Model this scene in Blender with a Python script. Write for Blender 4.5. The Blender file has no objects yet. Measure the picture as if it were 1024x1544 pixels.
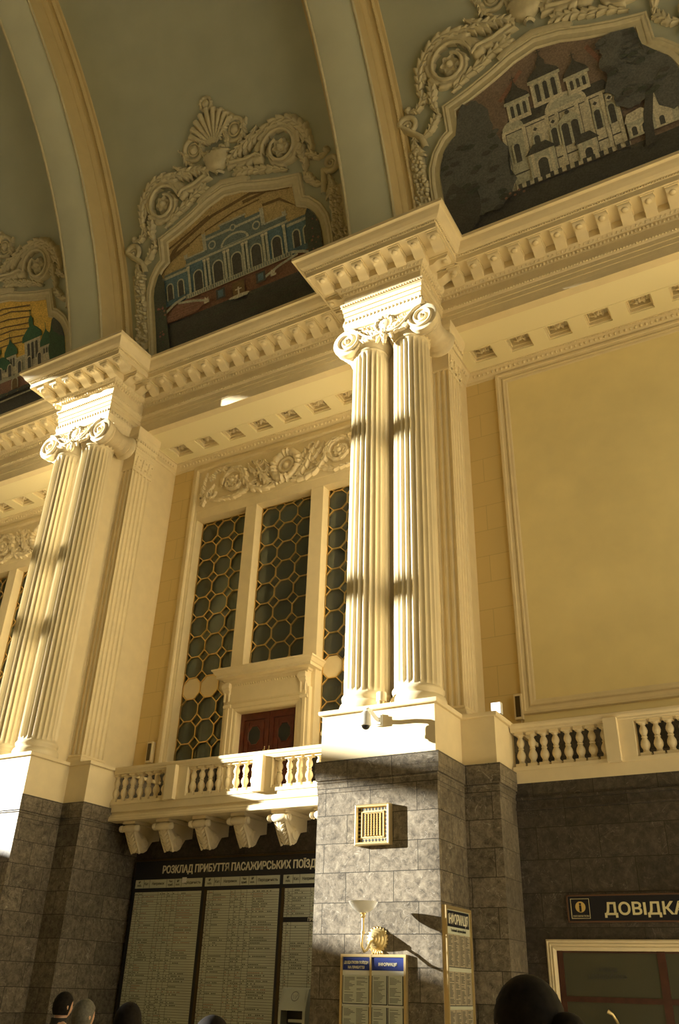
import bpy, bmesh, math, random
from mathutils import Vector, Matrix
C = bpy.context.scene
COL = C.collection
PI = math.pi
random.seed(7)

# ------------------------------------------------------------------ camera
cam = bpy.data.objects.new('camera', bpy.data.cameras.new('camera'))
COL.objects.link(cam)
cR = Vector((0.87303376, 0.48685207, 0.02805564))
cU = Vector((0.22037282, -0.44519117, 0.86789437))
cF = Vector((-0.43502629, 0.75151838, 0.49595589))
cam.matrix_world = Matrix(((cR.x, cU.x, -cF.x, 0), (cR.y, cU.y, -cF.y, 0), (cR.z, cU.z, -cF.z, 1.65), (0, 0, 0, 1)))
cam.data.sensor_fit = 'VERTICAL'
cam.data.sensor_height = 36
cam.data.lens = 36 * 1259.56 / 1544
cam.data.clip_end = 300
C.camera = cam

# ------------------------------------------------------------------ light
SUN_DIR = Vector((2.35, 1.0, -0.50))
SUN_E, SUN_C = 23.0, (1.0, 0.97, 0.85)
FILL_E, FILL_C = 800.0, (1.0, 0.92, 0.66)      # added fill light from the right, set in an unseen end wall
C.view_settings.view_transform = 'Standard'
C.view_settings.look = 'None'
C.view_settings.gamma = 1
C.view_settings.exposure = 0.0
try: C.view_settings.use_curve_mapping = False
except Exception: pass
w = bpy.data.worlds.new('world'); C.world = w; w.use_nodes = True
bg = w.node_tree.nodes['Background']
bg.inputs[0].default_value = (0.92, 0.86, 0.66, 1); bg.inputs[1].default_value = 0.6
sl = bpy.data.lights.new('sun', 'SUN'); sl.energy = SUN_E; sl.color = SUN_C; sl.angle = math.radians(0.6)
so = bpy.data.objects.new('sun', sl); COL.objects.link(so)
so.rotation_euler = SUN_DIR.to_track_quat('-Z', 'Y').to_euler()
al = bpy.data.lights.new('right_fill_light', 'AREA'); al.shape = 'RECTANGLE'; al.size = 12; al.size_y = 12
al.energy = FILL_E; al.color = FILL_C
ao = bpy.data.objects.new('right_fill_light', al); COL.objects.link(ao)
ao.location = (16.9, 3.0, 9.0); ao.rotation_euler = Vector((-1, 0.0, 0.0)).to_track_quat('-Z', 'Y').to_euler()

# ------------------------------------------------------------------ materials
def mat(name, col, rough=0.6, metal=0.0, spec=0.5, noise=0.0, nscale=6.0, bump=0.0, bscale=60.0, emit=None, estr=0, detail=4):
    m = bpy.data.materials.new(name); m.use_nodes = True
    nt = m.node_tree; b = nt.nodes['Principled BSDF']
    b.inputs['Base Color'].default_value = (*col, 1); b.inputs['Roughness'].default_value = rough
    b.inputs['Metallic'].default_value = metal
    b.inputs['Specular IOR Level'].default_value = spec
    tc = nt.nodes.new('ShaderNodeNewGeometry')
    if noise:
        n = nt.nodes.new('ShaderNodeTexNoise'); n.inputs['Scale'].default_value = nscale; n.inputs['Detail'].default_value = detail
        nt.links.new(tc.outputs['Position'], n.inputs['Vector'])
        r = nt.nodes.new('ShaderNodeMapRange'); r.inputs[1].default_value = 0.25; r.inputs[2].default_value = 0.75
        r.inputs[3].default_value = 1 - noise; r.inputs[4].default_value = 1 + noise
        nt.links.new(n.outputs[0], r.inputs[0])
        mx = nt.nodes.new('ShaderNodeMix'); mx.data_type = 'RGBA'; mx.blend_type = 'MULTIPLY'; mx.inputs[0].default_value = 1
        mx.inputs[6].default_value = (*col, 1); nt.links.new(r.outputs[0], mx.inputs[7]); nt.links.new(mx.outputs[2], b.inputs['Base Color'])
    if bump:
        n2 = nt.nodes.new('ShaderNodeTexNoise'); n2.inputs['Scale'].default_value = bscale
        nt.links.new(tc.outputs['Position'], n2.inputs['Vector'])
        bp = nt.nodes.new('ShaderNodeBump'); bp.inputs['Strength'].default_value = bump; bp.inputs['Distance'].default_value = 0.01
        nt.links.new(n2.outputs[0], bp.inputs['Height']); nt.links.new(bp.outputs[0], b.inputs['Normal'])
    if emit:
        b.inputs['Emission Color'].default_value = (*emit, 1); b.inputs['Emission Strength'].default_value = estr
    return m

def blocks_uv(nt):
    """Face-aligned (horizontal, height) coordinates from position and normal."""
    g = nt.nodes.new('ShaderNodeNewGeometry')
    sp = nt.nodes.new('ShaderNodeSeparateXYZ'); nt.links.new(g.outputs['Position'], sp.inputs[0])
    sn = nt.nodes.new('ShaderNodeSeparateXYZ'); nt.links.new(g.outputs['True Normal'], sn.inputs[0])
    ab = nt.nodes.new('ShaderNodeMath'); ab.operation = 'ABSOLUTE'; nt.links.new(sn.outputs[0], ab.inputs[0])
    gt = nt.nodes.new('ShaderNodeMath'); gt.operation = 'GREATER_THAN'; gt.inputs[1].default_value = 0.5; nt.links.new(ab.outputs[0], gt.inputs[0])
    mx = nt.nodes.new('ShaderNodeMix'); nt.links.new(gt.outputs[0], mx.inputs[0]); nt.links.new(sp.outputs[0], mx.inputs[2]); nt.links.new(sp.outputs[1], mx.inputs[3])
    cb = nt.nodes.new('ShaderNodeCombineXYZ'); nt.links.new(mx.outputs[0], cb.inputs[0]); nt.links.new(sp.outputs[2], cb.inputs[1])
    return g, cb

def marble(name, dark, mid, light, vein, bw, bh, ox, oz, rough=0.3):
    m = bpy.data.materials.new(name); m.use_nodes = True
    nt = m.node_tree; b = nt.nodes['Principled BSDF']; b.inputs['Roughness'].default_value = rough
    g, uv = blocks_uv(nt)
    mp = nt.nodes.new('ShaderNodeMapping'); mp.inputs['Location'].default_value = (ox, oz, 0); nt.links.new(uv.outputs[0], mp.inputs[0])
    br = nt.nodes.new('ShaderNodeTexBrick'); br.offset = 0.5; br.inputs['Scale'].default_value = 1
    br.inputs['Color1'].default_value = (0, 0, 0, 1); br.inputs['Color2'].default_value = (1, 1, 1, 1); br.inputs['Mortar'].default_value = (.5, .5, .5, 1)
    br.inputs['Mortar Size'].default_value = 0.006; br.inputs['Brick Width'].default_value = bw; br.inputs['Row Height'].default_value = bh
    nt.links.new(mp.outputs[0], br.inputs[0])
    # each slab gets its own piece of stone
    off = nt.nodes.new('ShaderNodeVectorMath'); off.operation = 'SCALE'; off.inputs['Scale'].default_value = 13.0; nt.links.new(br.outputs['Color'], off.inputs[0])
    ad = nt.nodes.new('ShaderNodeVectorMath'); nt.links.new(off.outputs[0], ad.inputs[0]); nt.links.new(g.outputs['Position'], ad.inputs[1])
    n = nt.nodes.new('ShaderNodeTexNoise'); n.inputs['Scale'].default_value = 8.5; n.inputs['Detail'].default_value = 10; n.inputs['Roughness'].default_value = .78; n.inputs['Distortion'].default_value = .45
    nt.links.new(ad.outputs[0], n.inputs['Vector'])
    cr = nt.nodes.new('ShaderNodeValToRGB'); e = cr.color_ramp.elements
    e[0].position = .33; e[0].color = (*dark, 1); e[1].position = .72; e[1].color = (*light, 1)
    k = e.new(.5); k.color = (*mid, 1)
    nt.links.new(n.outputs[0], cr.inputs[0])
    v = nt.nodes.new('ShaderNodeTexNoise'); v.inputs['Scale'].default_value = 1.6; v.inputs['Detail'].default_value = 3; v.inputs['Distortion'].default_value = 2.2
    nt.links.new(ad.outputs[0], v.inputs['Vector'])
    s1 = nt.nodes.new('ShaderNodeMath'); s1.operation = 'SUBTRACT'; s1.inputs[1].default_value = .5; nt.links.new(v.outputs[0], s1.inputs[0])
    s2 = nt.nodes.new('ShaderNodeMath'); s2.operation = 'ABSOLUTE'; nt.links.new(s1.outputs[0], s2.inputs[0])
    s3 = nt.nodes.new('ShaderNodeMapRange'); s3.inputs[1].default_value = 0; s3.inputs[2].default_value = .005; s3.inputs[3].default_value = .5; s3.inputs[4].default_value = 0
    nt.links.new(s2.outputs[0], s3.inputs[0])
    mx = nt.nodes.new('ShaderNodeMix'); mx.data_type = 'RGBA'; nt.links.new(s3.outputs[0], mx.inputs[0]); nt.links.new(cr.outputs[0], mx.inputs[6]); mx.inputs[7].default_value = (*vein, 1)
    # brightness differs slab to slab
    vr = nt.nodes.new('ShaderNodeMapRange'); vr.inputs[3].default_value = .75; vr.inputs[4].default_value = 1.25; nt.links.new(br.outputs['Color'], vr.inputs[0])
    mv = nt.nodes.new('ShaderNodeMix'); mv.data_type = 'RGBA'; mv.blend_type = 'MULTIPLY'; mv.inputs[0].default_value = 1; nt.links.new(mx.outputs[2], mv.inputs[6]); nt.links.new(vr.outputs[0], mv.inputs[7])
    mj = nt.nodes.new('ShaderNodeMix'); mj.data_type = 'RGBA'; nt.links.new(br.outputs['Fac'], mj.inputs[0]); nt.links.new(mv.outputs[2], mj.inputs[6]); mj.inputs[7].default_value = (.02, .018, .014, 1)
    nt.links.new(mj.outputs[2], b.inputs['Base Color'])
    return m

def jointed_plaster(name, col, bw, bh, ox, oz):
    m = mat(name, col, .7); nt = m.node_tree; b = nt.nodes['Principled BSDF']
    g, uv = blocks_uv(nt)
    mp = nt.nodes.new('ShaderNodeMapping'); mp.inputs['Location'].default_value = (ox, oz, 0); nt.links.new(uv.outputs[0], mp.inputs[0])
    br = nt.nodes.new('ShaderNodeTexBrick'); br.offset = .5; br.inputs['Scale'].default_value = 1
    br.inputs['Color1'].default_value = (*col, 1); br.inputs['Color2'].default_value = (*[c * .96 for c in col], 1); br.inputs['Mortar'].default_value = (*[c * .78 for c in col], 1)
    br.inputs['Mortar Size'].default_value = .008; br.inputs['Brick Width'].default_value = bw; br.inputs['Row Height'].default_value = bh
    nt.links.new(mp.outputs[0], br.inputs[0]); nt.links.new(br.outputs['Color'], b.inputs['Base Color'])
    return m

def tesserae(name, col, metal=0.0, rough=.45, var=.26, scale=30):
    m = bpy.data.materials.new(name); m.use_nodes = True; nt = m.node_tree; b = nt.nodes['Principled BSDF']
    g = nt.nodes.new('ShaderNodeNewGeometry')
    v = nt.nodes.new('ShaderNodeTexVoronoi'); v.inputs['Scale'].default_value = scale; nt.links.new(g.outputs['Position'], v.inputs['Vector'])
    sp = nt.nodes.new('ShaderNodeSeparateColor'); nt.links.new(v.outputs['Color'], sp.inputs[0])
    n = nt.nodes.new('ShaderNodeTexNoise'); n.inputs['Scale'].default_value = 2.2; n.inputs['Detail'].default_value = 6; nt.links.new(g.outputs['Position'], n.inputs['Vector'])
    a = nt.nodes.new('ShaderNodeMath'); a.operation = 'ADD'; nt.links.new(sp.outputs[0], a.inputs[0]); nt.links.new(n.outputs[0], a.inputs[1])
    r = nt.nodes.new('ShaderNodeMapRange'); r.inputs[1].default_value = .4; r.inputs[2].default_value = 1.6; r.inputs[3].default_value = 1 - var; r.inputs[4].default_value = 1 + var
    nt.links.new(a.outputs[0], r.inputs[0])
    mx = nt.nodes.new('ShaderNodeMix'); mx.data_type = 'RGBA'; mx.blend_type = 'MULTIPLY'; mx.inputs[0].default_value = 1; mx.inputs[6].default_value = (*col, 1)
    nt.links.new(r.outputs[0], mx.inputs[7]); nt.links.new(mx.outputs[2], b.inputs['Base Color'])
    b.inputs['Metallic'].default_value = metal; b.inputs['Roughness'].default_value = rough
    bp = nt.nodes.new('ShaderNodeBump'); bp.inputs['Strength'].default_value = .35; bp.inputs['Distance'].default_value = .02
    nt.links.new(sp.outputs[1], bp.inputs['Height']); nt.links.new(bp.outputs[0], b.inputs['Normal'])
    return m

CREAM = (.82, .69, .44)
M = {}
M['plaster'] = mat('cream_plaster', CREAM, .6, noise=.05, nscale=3)
M['stucco'] = mat('cream_stucco', (.82, .70, .47), .55, noise=.06, nscale=9)
M['column'] = mat('column_paint', (.82, .70, .46), .32, noise=.05, nscale=2)
M['wall'] = jointed_plaster('tan_wall_plaster', (.76, .58, .26), 1.15, .72, .3, .35)
M['panel'] = mat('tan_wall_panel', (.93, .79, .42), .7, noise=.06, nscale=1.2)
M['vault'] = mat('vault_plaster', (.45, .475, .38), .75, noise=.06, nscale=1.0)
M['vault_stucco'] = mat('vault_stucco', (.60, .54, .36), .6, noise=.08, nscale=8)
M['rib'] = mat('rib_plaster', (.64, .66, .53), .75, noise=.05, nscale=1.0)
M['soffit'] = mat('soffit_bounce_plaster', (.93, .83, .54), .65)  # cream plaster lightened to put floor bounce into the soffit colour
M['rib_side_lit'] = mat('rib_side_warm_light', (.62, .50, .27), .7, noise=.05, nscale=2)  # tan puts the warm side light into the ribs' colour
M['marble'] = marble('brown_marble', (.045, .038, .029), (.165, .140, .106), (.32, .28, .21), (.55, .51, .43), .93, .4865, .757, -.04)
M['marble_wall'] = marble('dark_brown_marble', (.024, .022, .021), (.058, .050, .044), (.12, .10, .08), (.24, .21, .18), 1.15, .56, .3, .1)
M['floor'] = mat('stone_floor', (.78, .69, .52), .35, noise=.12, nscale=1.5)
M['gold'] = mat('gilt_metal', (.80, .64, .34), .35, .8)
M['lattice'] = mat('gilded_lattice', (.80, .58, .24), .30, .85)
M['brass'] = mat('polished_brass', (.80, .64, .32), .42, .9)
M['dark_navy'] = mat('navy_board', (.012, .014, .022), .35)
M['black'] = mat('black_rubber', (.012, .012, .012), .5)
M['letter'] = mat('cream_lettering', (.80, .76, .58), .5)
M['gold_letter'] = mat('pale_gold_lettering', (.72, .64, .36), .5)
M['sheet'] = mat('printed_sheet', (.58, .60, .48), .35, noise=.10, nscale=1.2)
M['ink'] = mat('black_ink', (.05, .05, .04), .7)
M['red_ink'] = mat('faded_red_ink', (.36, .17, .12), .7)
M['paper'] = mat('white_paper', (.74, .74, .66), .5)
M['blue'] = mat('blue_header', (.015, .035, .22), .4)
M['wood'] = mat('red_brown_wood', (.12, .028, .014), .32, noise=.35, nscale=7)
M['wood_dark'] = mat('dark_wood', (.07, .025, .015), .4, noise=.3, nscale=7)
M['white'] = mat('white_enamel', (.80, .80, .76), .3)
M['grey_metal'] = mat('grey_metal', (.33, .34, .31), .35, .6)
M['pale_metal'] = mat('pale_grey_metal', (.55, .58, .50), .35, .3)
M['frosted'] = mat('frosted_glass_bowl', (.86, .84, .78), .25)
nt_ = M['frosted'].node_tree; tl_ = nt_.nodes.new('ShaderNodeBsdfTranslucent'); tl_.inputs[0].default_value = (.9, .88, .82, 1); mx_ = nt_.nodes.new('ShaderNodeMixShader'); mx_.inputs[0].default_value = .5
nt_.links.new(nt_.nodes['Principled BSDF'].outputs[0], mx_.inputs[1]); nt_.links.new(tl_.outputs[0], mx_.inputs[2]); nt_.links.new(mx_.outputs[0], nt_.nodes['Material Output'].inputs[0])
M['dark_glass'] = mat('dark_dome_glass', (.01, .01, .012), .08)
M['bronze'] = mat('dark_bronze', (.10, .075, .04), .4, .8)
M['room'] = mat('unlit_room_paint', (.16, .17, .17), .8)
M['curtain'] = mat('cream_curtain', (.50, .44, .30), .8)
M['glow_white'] = mat('glowing_white', (.9, .9, .9), .3, emit=(1, .97, .95), estr=2.5)  # plain white glow for the box on the pedestal ledge
M['hair_dark'] = mat('dark_hair', (.010, .008, .007), .8, spec=.15, noise=.5, nscale=40)
M['hair_grey'] = mat('grey_hair', (.10, .095, .08), .6, noise=.4, nscale=60)
M['skin'] = mat('skin', (.50, .30, .20), .5)
M['coat_black'] = mat('black_coat', (.014, .013, .014), .8)
M['coat_red'] = mat('dusty_red_jacket', (.16, .035, .03), .8)
M['coat_grey'] = mat('grey_jacket', (.06, .06, .065), .8)
M['denim'] = mat('dark_trousers', (.02, .022, .03), .85)
def glass(name, tint, gloss=.12):
    m = bpy.data.materials.new(name); m.use_nodes = True; nt = m.node_tree; nt.nodes.clear()
    o = nt.nodes.new('ShaderNodeOutputMaterial'); t = nt.nodes.new('ShaderNodeBsdfTransparent'); t.inputs[0].default_value = (*tint, 1)
    g = nt.nodes.new('ShaderNodeBsdfGlossy'); g.inputs['Roughness'].default_value = .12; g.inputs[0].default_value = (.8, .9, .85, 1)
    d = nt.nodes.new('ShaderNodeBsdfDiffuse'); d.inputs[0].default_value = (.34, .36, .33, 1); dm = nt.nodes.new('ShaderNodeMixShader'); dm.inputs[0].default_value = .16     # grey mixed in to lift the panes, standing for flare haze
    nt.links.new(t.outputs[0], dm.inputs[1]); nt.links.new(d.outputs[0], dm.inputs[2]); t = dm
    x = nt.nodes.new('ShaderNodeMixShader'); f = nt.nodes.new('ShaderNodeFresnel'); f.inputs[0].default_value = 1.45
    nt.links.new(f.outputs[0], x.inputs[0]); nt.links.new(t.outputs[0], x.inputs[1]); nt.links.new(g.outputs[0], x.inputs[2]); nt.links.new(x.outputs[0], o.inputs[0])
    return m
M['glass'] = glass('tinted_window_glass', (.62, .66, .66))
T = {}
for k, col, me, ro in [('gold', (.78, .56, .16), .85, .38), ('ochre', (.50, .39, .19), 0, .4), ('umber', (0.188, 0.125, 0.056), 0, .5), ('blue', (0.125, 0.213, 0.263), 0, .45), ('slate', (0.163, 0.213, 0.213), 0, .45),
                       ('stone', (.48, .48, .38), 0, .5), ('dark', (.085, .085, .082), 0, .5), ('brick', (0.237, 0.125, 0.081), 0, .5), ('tree', (.075, .088, .075), 0, .5), ('leaf', (0.044, 0.106, 0.056), 0, .5),
                       ('pink', (0.325, 0.125, 0.125), 0, .5), ('mauve', (.23, .175, .14), 0, .5), ('ivory', (.62, .58, .45), 0, .5), ('green', (0.037, 0.138, 0.075), 0, .45), ('rose', (0.275, 0.150, 0.112), 0, .5), ('navy_tree', (.125, .13, .128), 0, .5)]:
    T[k] = tesserae('mosaic_' + k, col, me, ro)

# ------------------------------------------------------------------ scene graph helpers
ORG = {}
def thing(name, label, cat, loc=(0, 0, 0), group=None):
    o = bpy.data.objects.new(name, None); COL.objects.link(o); o.location = loc; o.empty_display_size = .1
    o['label'] = label; o['category'] = cat; o['kind'] = 'thing'
    if group: o['group'] = group
    ORG[o.name] = Vector(loc)
    return o
def tag(o, label, cat, group=None, kind='thing'):
    o['label'] = label; o['category'] = cat; o['kind'] = kind
    if group: o['group'] = group
    return o
def struct(o, label=None):
    o['kind'] = 'structure'
    if label: o['label'] = label
    return o
def inst(me, name, parent, loc, rz=0, scale=None):
    o = bpy.data.objects.new(name, me); COL.objects.link(o)
    o.rotation_euler = (0, 0, rz)
    if scale: o.scale = scale
    if parent:
        o.parent = parent; o.location = Vector(loc) - ORG[parent.name]; ORG[o.name] = ORG[parent.name]
    else:
        o.location = loc; ORG[o.name] = Vector(loc)
    return o
def copy_tree(o, parent=None, loc=None):
    c = o.copy(); COL.objects.link(c)
    if parent: c.parent = parent
    if loc is not None: c.location = loc
    ORG[c.name] = Vector(loc) if loc is not None else ORG[parent.name]
    for ch in list(o.children): copy_tree(ch, c)
    return c

class G:
    """Collects geometry for one mesh."""
    def __init__(s): s.v = []; s.f = []; s.m = []; s.mi = 0; s.smooth = False; s.sm = []
    def add(s, vs, fs):
        k = len(s.v); s.v.extend([tuple(p) for p in vs])
        for f in fs: s.f.append([i + k for i in f]); s.m.append(s.mi)
        return s
    def box(s, x0, x1, y0, y1, z0, z1):
        return s.add([(x0, y0, z0), (x1, y0, z0), (x1, y1, z0), (x0, y1, z0), (x0, y0, z1), (x1, y0, z1), (x1, y1, z1), (x0, y1, z1)],
                     [(0, 3, 2, 1), (4, 5, 6, 7), (0, 1, 5, 4), (1, 2, 6, 5), (2, 3, 7, 6), (3, 0, 4, 7)])
    def prism(s, poly, fn, a, b):
        n = len(poly)
        vs = [fn(p[0], p[1], a) for p in poly] + [fn(p[0], p[1], b) for p in poly]
        fs = [list(range(n))[::-1], list(range(n, 2 * n))] + [(i, (i + 1) % n, n + (i + 1) % n, n + i) for i in range(n)]
        return s.add(vs, fs)
    def grid(s, rows, cu=False, cv=False):
        nr = len(rows); nc = len(rows[0]); vs = [p for r in rows for p in r]; fs = []
        for i in range(nr if cv else nr - 1):
            for j in range(nc if cu else nc - 1):
                fs.append((i * nc + j, i * nc + (j + 1) % nc, ((i + 1) % nr) * nc + (j + 1) % nc, ((i + 1) % nr) * nc + j))
        return s.add(vs, fs)
    def sweep(s, prof, path, closed=False, caps=True):
        """Horizontal mitred sweep. prof: (outward offset, z); outward is right of travel."""
        n = len(path); rows = []
        for i in range(n):
            ns = []
            for a, b in (((i - 1) % n, i), (i, (i + 1) % n)):
                if not closed and (a > b): continue
                d = Vector((path[b][0] - path[a][0], path[b][1] - path[a][1])).normalized(); ns.append(Vector((d.y, -d.x)))
            if len(ns) == 2: nn = (ns[0] + ns[1]) / (1 + ns[0].dot(ns[1]))
            else: nn = ns[0]
            rows.append([(path[i][0] + nn.x * d, path[i][1] + nn.y * d, z) for d, z in prof])
        s.grid(rows, cu=False, cv=closed)
        if caps and not closed:
            k = len(s.v) - n * len(prof); m = len(prof)
            s.f.append(list(range(k, k + m))); s.m.append(s.mi)
            s.f.append(list(range(k + (n - 1) * m, k + n * m))[::-1]); s.m.append(s.mi)
        return s
    def lathe(s, prof, c=(0, 0, 0), n=16, axis='z', rf=None):
        rows = []
        for r, h in prof:
            row = []
            for i in range(n):
                a = 2 * PI * i / n; rr = r * (rf(a, h) if rf else 1)
                x, y = rr * math.cos(a), rr * math.sin(a)
                p = {'z': (x, y, h), 'y': (x, h, y), 'x': (h, x, y)}[axis]
                row.append((c[0] + p[0], c[1] + p[1], c[2] + p[2]))
            rows.append(row)
        s.grid(rows, cu=True)
        k = len(s.v) - n * len(prof)
        s.f.append(list(range(k, k + n))[::-1]); s.m.append(s.mi)
        s.f.append(list(range(k + n * (len(prof) - 1), k + n * len(prof)))); s.m.append(s.mi)
        return s
    def tube(s, pts, r, n=8, closed=False):
        pts = [Vector(p) for p in pts]; m = len(pts)
        rr = r if isinstance(r, (list, tuple)) else [r] * m
        up = None; rows = []
        for i in range(m):
            a = pts[(i - 1) % m] if (i > 0 or closed) else pts[i]; b = pts[(i + 1) % m] if (i < m - 1 or closed) else pts[i]
            t = (b - a).normalized()
            if up is None: up = Vector((0, 0, 1)) if abs(t.z) < .9 else Vector((0, 1, 0))
            u = t.cross(up)
            if u.length < 1e-6: u = t.orthogonal()
            u.normalize(); v2 = u.cross(t).normalized(); up = v2
            rows.append([pts[i] + (u * math.cos(2 * PI * k / n) + v2 * math.sin(2 * PI * k / n)) * rr[i] for k in range(n)])
        s.grid(rows, cu=True, cv=closed)
        if not closed:
            k = len(s.v) - n * m
            s.f.append(list(range(k, k + n))); s.m.append(s.mi); s.f.append(list(range(k + n * (m - 1), k + n * m))[::-1]); s.m.append(s.mi)
        return s
    def ell(s, c, r, n=8, m=5, fn=None):
        rows = []
        for i in range(m + 1):
            t = -PI / 2 + PI * i / m
            rows.append([(c[0] + r[0] * math.cos(t) * math.cos(2 * PI * k / n), c[1] + r[1] * math.cos(t) * math.sin(2 * PI * k / n), c[2] + r[2] * math.sin(t)) for k in range(n)])
        if fn: rows = [[fn(*p) for p in r_] for r_ in rows]
        return s.grid(rows, cu=True)
    def build(s, name, m, parent=None, smooth=None, origin=None, mats=None):
        vs = s.v
        if parent is not None: og = ORG[parent.name]
        elif origin is not None: og = Vector(origin)
        else:
            xs = [p[0] for p in vs]; ys = [p[1] for p in vs]; zs = [p[2] for p in vs]
            og = Vector(((min(xs) + max(xs)) / 2, (min(ys) + max(ys)) / 2, min(zs)))
        me = bpy.data.meshes.new(name)
        me.from_pydata([(p[0] - og.x, p[1] - og.y, p[2] - og.z) for p in vs], [], s.f)
        for q in (mats or [m]): me.materials.append(q)
        if mats:
            me.polygons.foreach_set('material_index', s.m)
        bm = bmesh.new(); bm.from_mesh(me); bmesh.ops.remove_doubles(bm, verts=bm.verts, dist=1e-5); bmesh.ops.recalc_face_normals(bm, faces=bm.faces); bm.to_mesh(me); bm.free()
        if smooth:
            me.polygons.foreach_set('use_smooth', [True] * len(me.polygons)); me.set_sharp_from_angle(angle=math.radians(smooth))
        me.update()
        o = bpy.data.objects.new(name, me); COL.objects.link(o)
        if parent is not None: o.parent = parent; ORG[o.name] = og
        else: o.location = og; ORG[o.name] = og
        return o
    def mesh(s, name, m, smooth=None, mats=None):
        o = s.build(name, m, None, smooth, origin=(0, 0, 0), mats=mats); me = o.data; bpy.data.objects.remove(o); return me

def along(path, step, inset=0.0):
    out = []
    for a, b in zip(path[:-1], path[1:]):
        a = Vector(a); b = Vector(b); L = (b - a).length - 2 * inset
        if L <= 0: continue
        n = max(1, int(round(L / step))); d = (b - a).normalized()
        for i in range(n): out.append((a + d * (inset + L * (i + .5) / n), d))
    return out
def text_geo(g, txt, size, fn, bold=0.0, depth=.006, align='LEFT', xs=1.0, res=2, fit=None):
    """Adds lettering to g; fn(u, v, h) maps text coordinates to the world."""
    txt = txt.replace('\u0406', 'I').replace('\u0407', '\u00cf')     # the plain upright stroke of the sign's lettering
    if fit:
        probe = G(); text_geo(probe, fit[0], size, lambda u, v, h: (u, v, h), bold); xs = fit[1] / (max(p[0] for p in probe.v) - min(p[0] for p in probe.v))
    cu = bpy.data.curves.new('lettering', 'FONT'); cu.body = txt; cu.size = size; cu.offset = bold; cu.extrude = depth / 2; cu.align_x = align; cu.resolution_u = res
    o = bpy.data.objects.new('lettering', cu); COL.objects.link(o)
    dg = bpy.context.evaluated_depsgraph_get(); me = bpy.data.meshes.new_from_object(o.evaluated_get(dg))
    g.add([fn(p.co.x * xs, p.co.y, p.co.z + depth / 2) for p in me.vertices], [list(p.vertices) for p in me.polygons])
    bpy.data.objects.remove(o); bpy.data.curves.remove(cu); bpy.data.meshes.remove(me)
    return g

# ------------------------------------------------------------------ relief ornament helpers (a, b, height) -> world through fn
def acan(g, fn, path, w0, H, lobes=5, tip=.25, n=None, base=0.0):
    """An acanthus leaf or scroll band along a 2D path, lobed at its edges, ridged, as a solid relief."""
    n = n or max(14, lobes * 6); P = []
    L = [0]
    for a, b in zip(path[:-1], path[1:]): L.append(L[-1] + math.hypot(b[0] - a[0], b[1] - a[1]))
    def at(t):
        d = t * L[-1]
        for i in range(len(L) - 1):
            if d <= L[i + 1] + 1e-9:
                k = (d - L[i]) / max(1e-9, L[i + 1] - L[i]); return (path[i][0] + (path[i + 1][0] - path[i][0]) * k, path[i][1] + (path[i + 1][1] - path[i][1]) * k)
        return path[-1]
    rows = []
    for i in range(n + 1):
        t = i / n; p = at(t); q0 = at(max(0, t - .02)); q1 = at(min(1, t + .02))
        dx, dy = q1[0] - q0[0], q1[1] - q0[1]; l = math.hypot(dx, dy) or 1; nx, ny = -dy / l, dx / l; tx, ty = dx / l, dy / l
        ph = (t * lobes) % 1
        lob = 1 - .58 * (ph ** 1.6)
        ww = w0 * (1 - (1 - tip) * t ** 1.6) * lob * (1 if t > .06 else .7)
        row = []
        for c in (-1, -.92, -.6, -.25, 0, .25, .6, .92, 1):
            sh = -abs(c) * ww * .65
            hh = 0 if abs(c) == 1 else H * (.42 + .58 * (1 - abs(c)) + .22 * (1 if abs(c) == .6 else 0)) * (.75 + .25 * math.sin(PI * min(1, t * 1.2))) * (1 - .62 * (ph ** 1.8) * abs(c)) * (.72 if c == 0 else 1)
            row.append(fn(p[0] + nx * c * ww + tx * sh, p[1] + ny * c * ww + ty * sh, base + hh))
        rows.append(row)
    g.grid(rows)
def spiral(cx, cy, r0, r1, turns, a0, sgn=1, n=40):
    out = []
    for i in range(n + 1):
        t = i / n; r = r0 + (r1 - r0) * t ** .85; a = a0 + sgn * 2 * PI * turns * t
        out.append((cx + r * math.cos(a), cy + r * math.sin(a)))
    return out
def rtube(g, fn, path, r, h=0.0, n=7):
    """A round moulding lying on the relief ground."""
    m = len(path); rr = r if isinstance(r, (list, tuple)) else [r] * m
    rows = []
    for i in range(m):
        a = path[max(0, i - 1)]; b = path[min(m - 1, i + 1)]; dx, dy = b[0] - a[0], b[1] - a[1]; l = math.hypot(dx, dy) or 1; nx, ny = -dy / l, dx / l
        rows.append([fn(path[i][0] + nx * rr[i] * math.cos(PI * k / (n - 1)), path[i][1] + ny * rr[i] * math.cos(PI * k / (n - 1)), h + rr[i] * 1.25 * math.sin(PI * k / (n - 1))) for k in range(n)])
    g.grid(rows)
def rosette(g, fn, cx, cy, r, H, petals=6):
    rows = []
    for i, (rr, hh) in enumerate(((1.0, 0), (.98, .35), (.75, .75), (.5, .5), (.32, .55), (.28, .95), (.12, 1.1), (0.01, 1.1))):
        rows.append([fn(cx + r * rr * (1 + (.16 * math.cos(petals * a) if rr > .4 else 0)) * math.cos(a), cy + r * rr * (1 + (.16 * math.cos(petals * a) if rr > .4 else 0)) * math.sin(a), H * hh) for a in [2 * PI * k / (petals * 6) for k in range(petals * 6)]])
    g.grid(rows, cu=True)
def bump(g, fn, cx, cy, r, h, ry=None):
    rows = []
    for i in range(4):
        t = PI / 2 * i / 3.2
        rows.append([fn(cx + r * math.cos(t) * math.cos(2 * PI * k / 8), cy + (ry or r) * math.cos(t) * math.sin(2 * PI * k / 8), h * math.sin(t)) for k in range(8)])
    g.grid(rows, cu=True)
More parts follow.
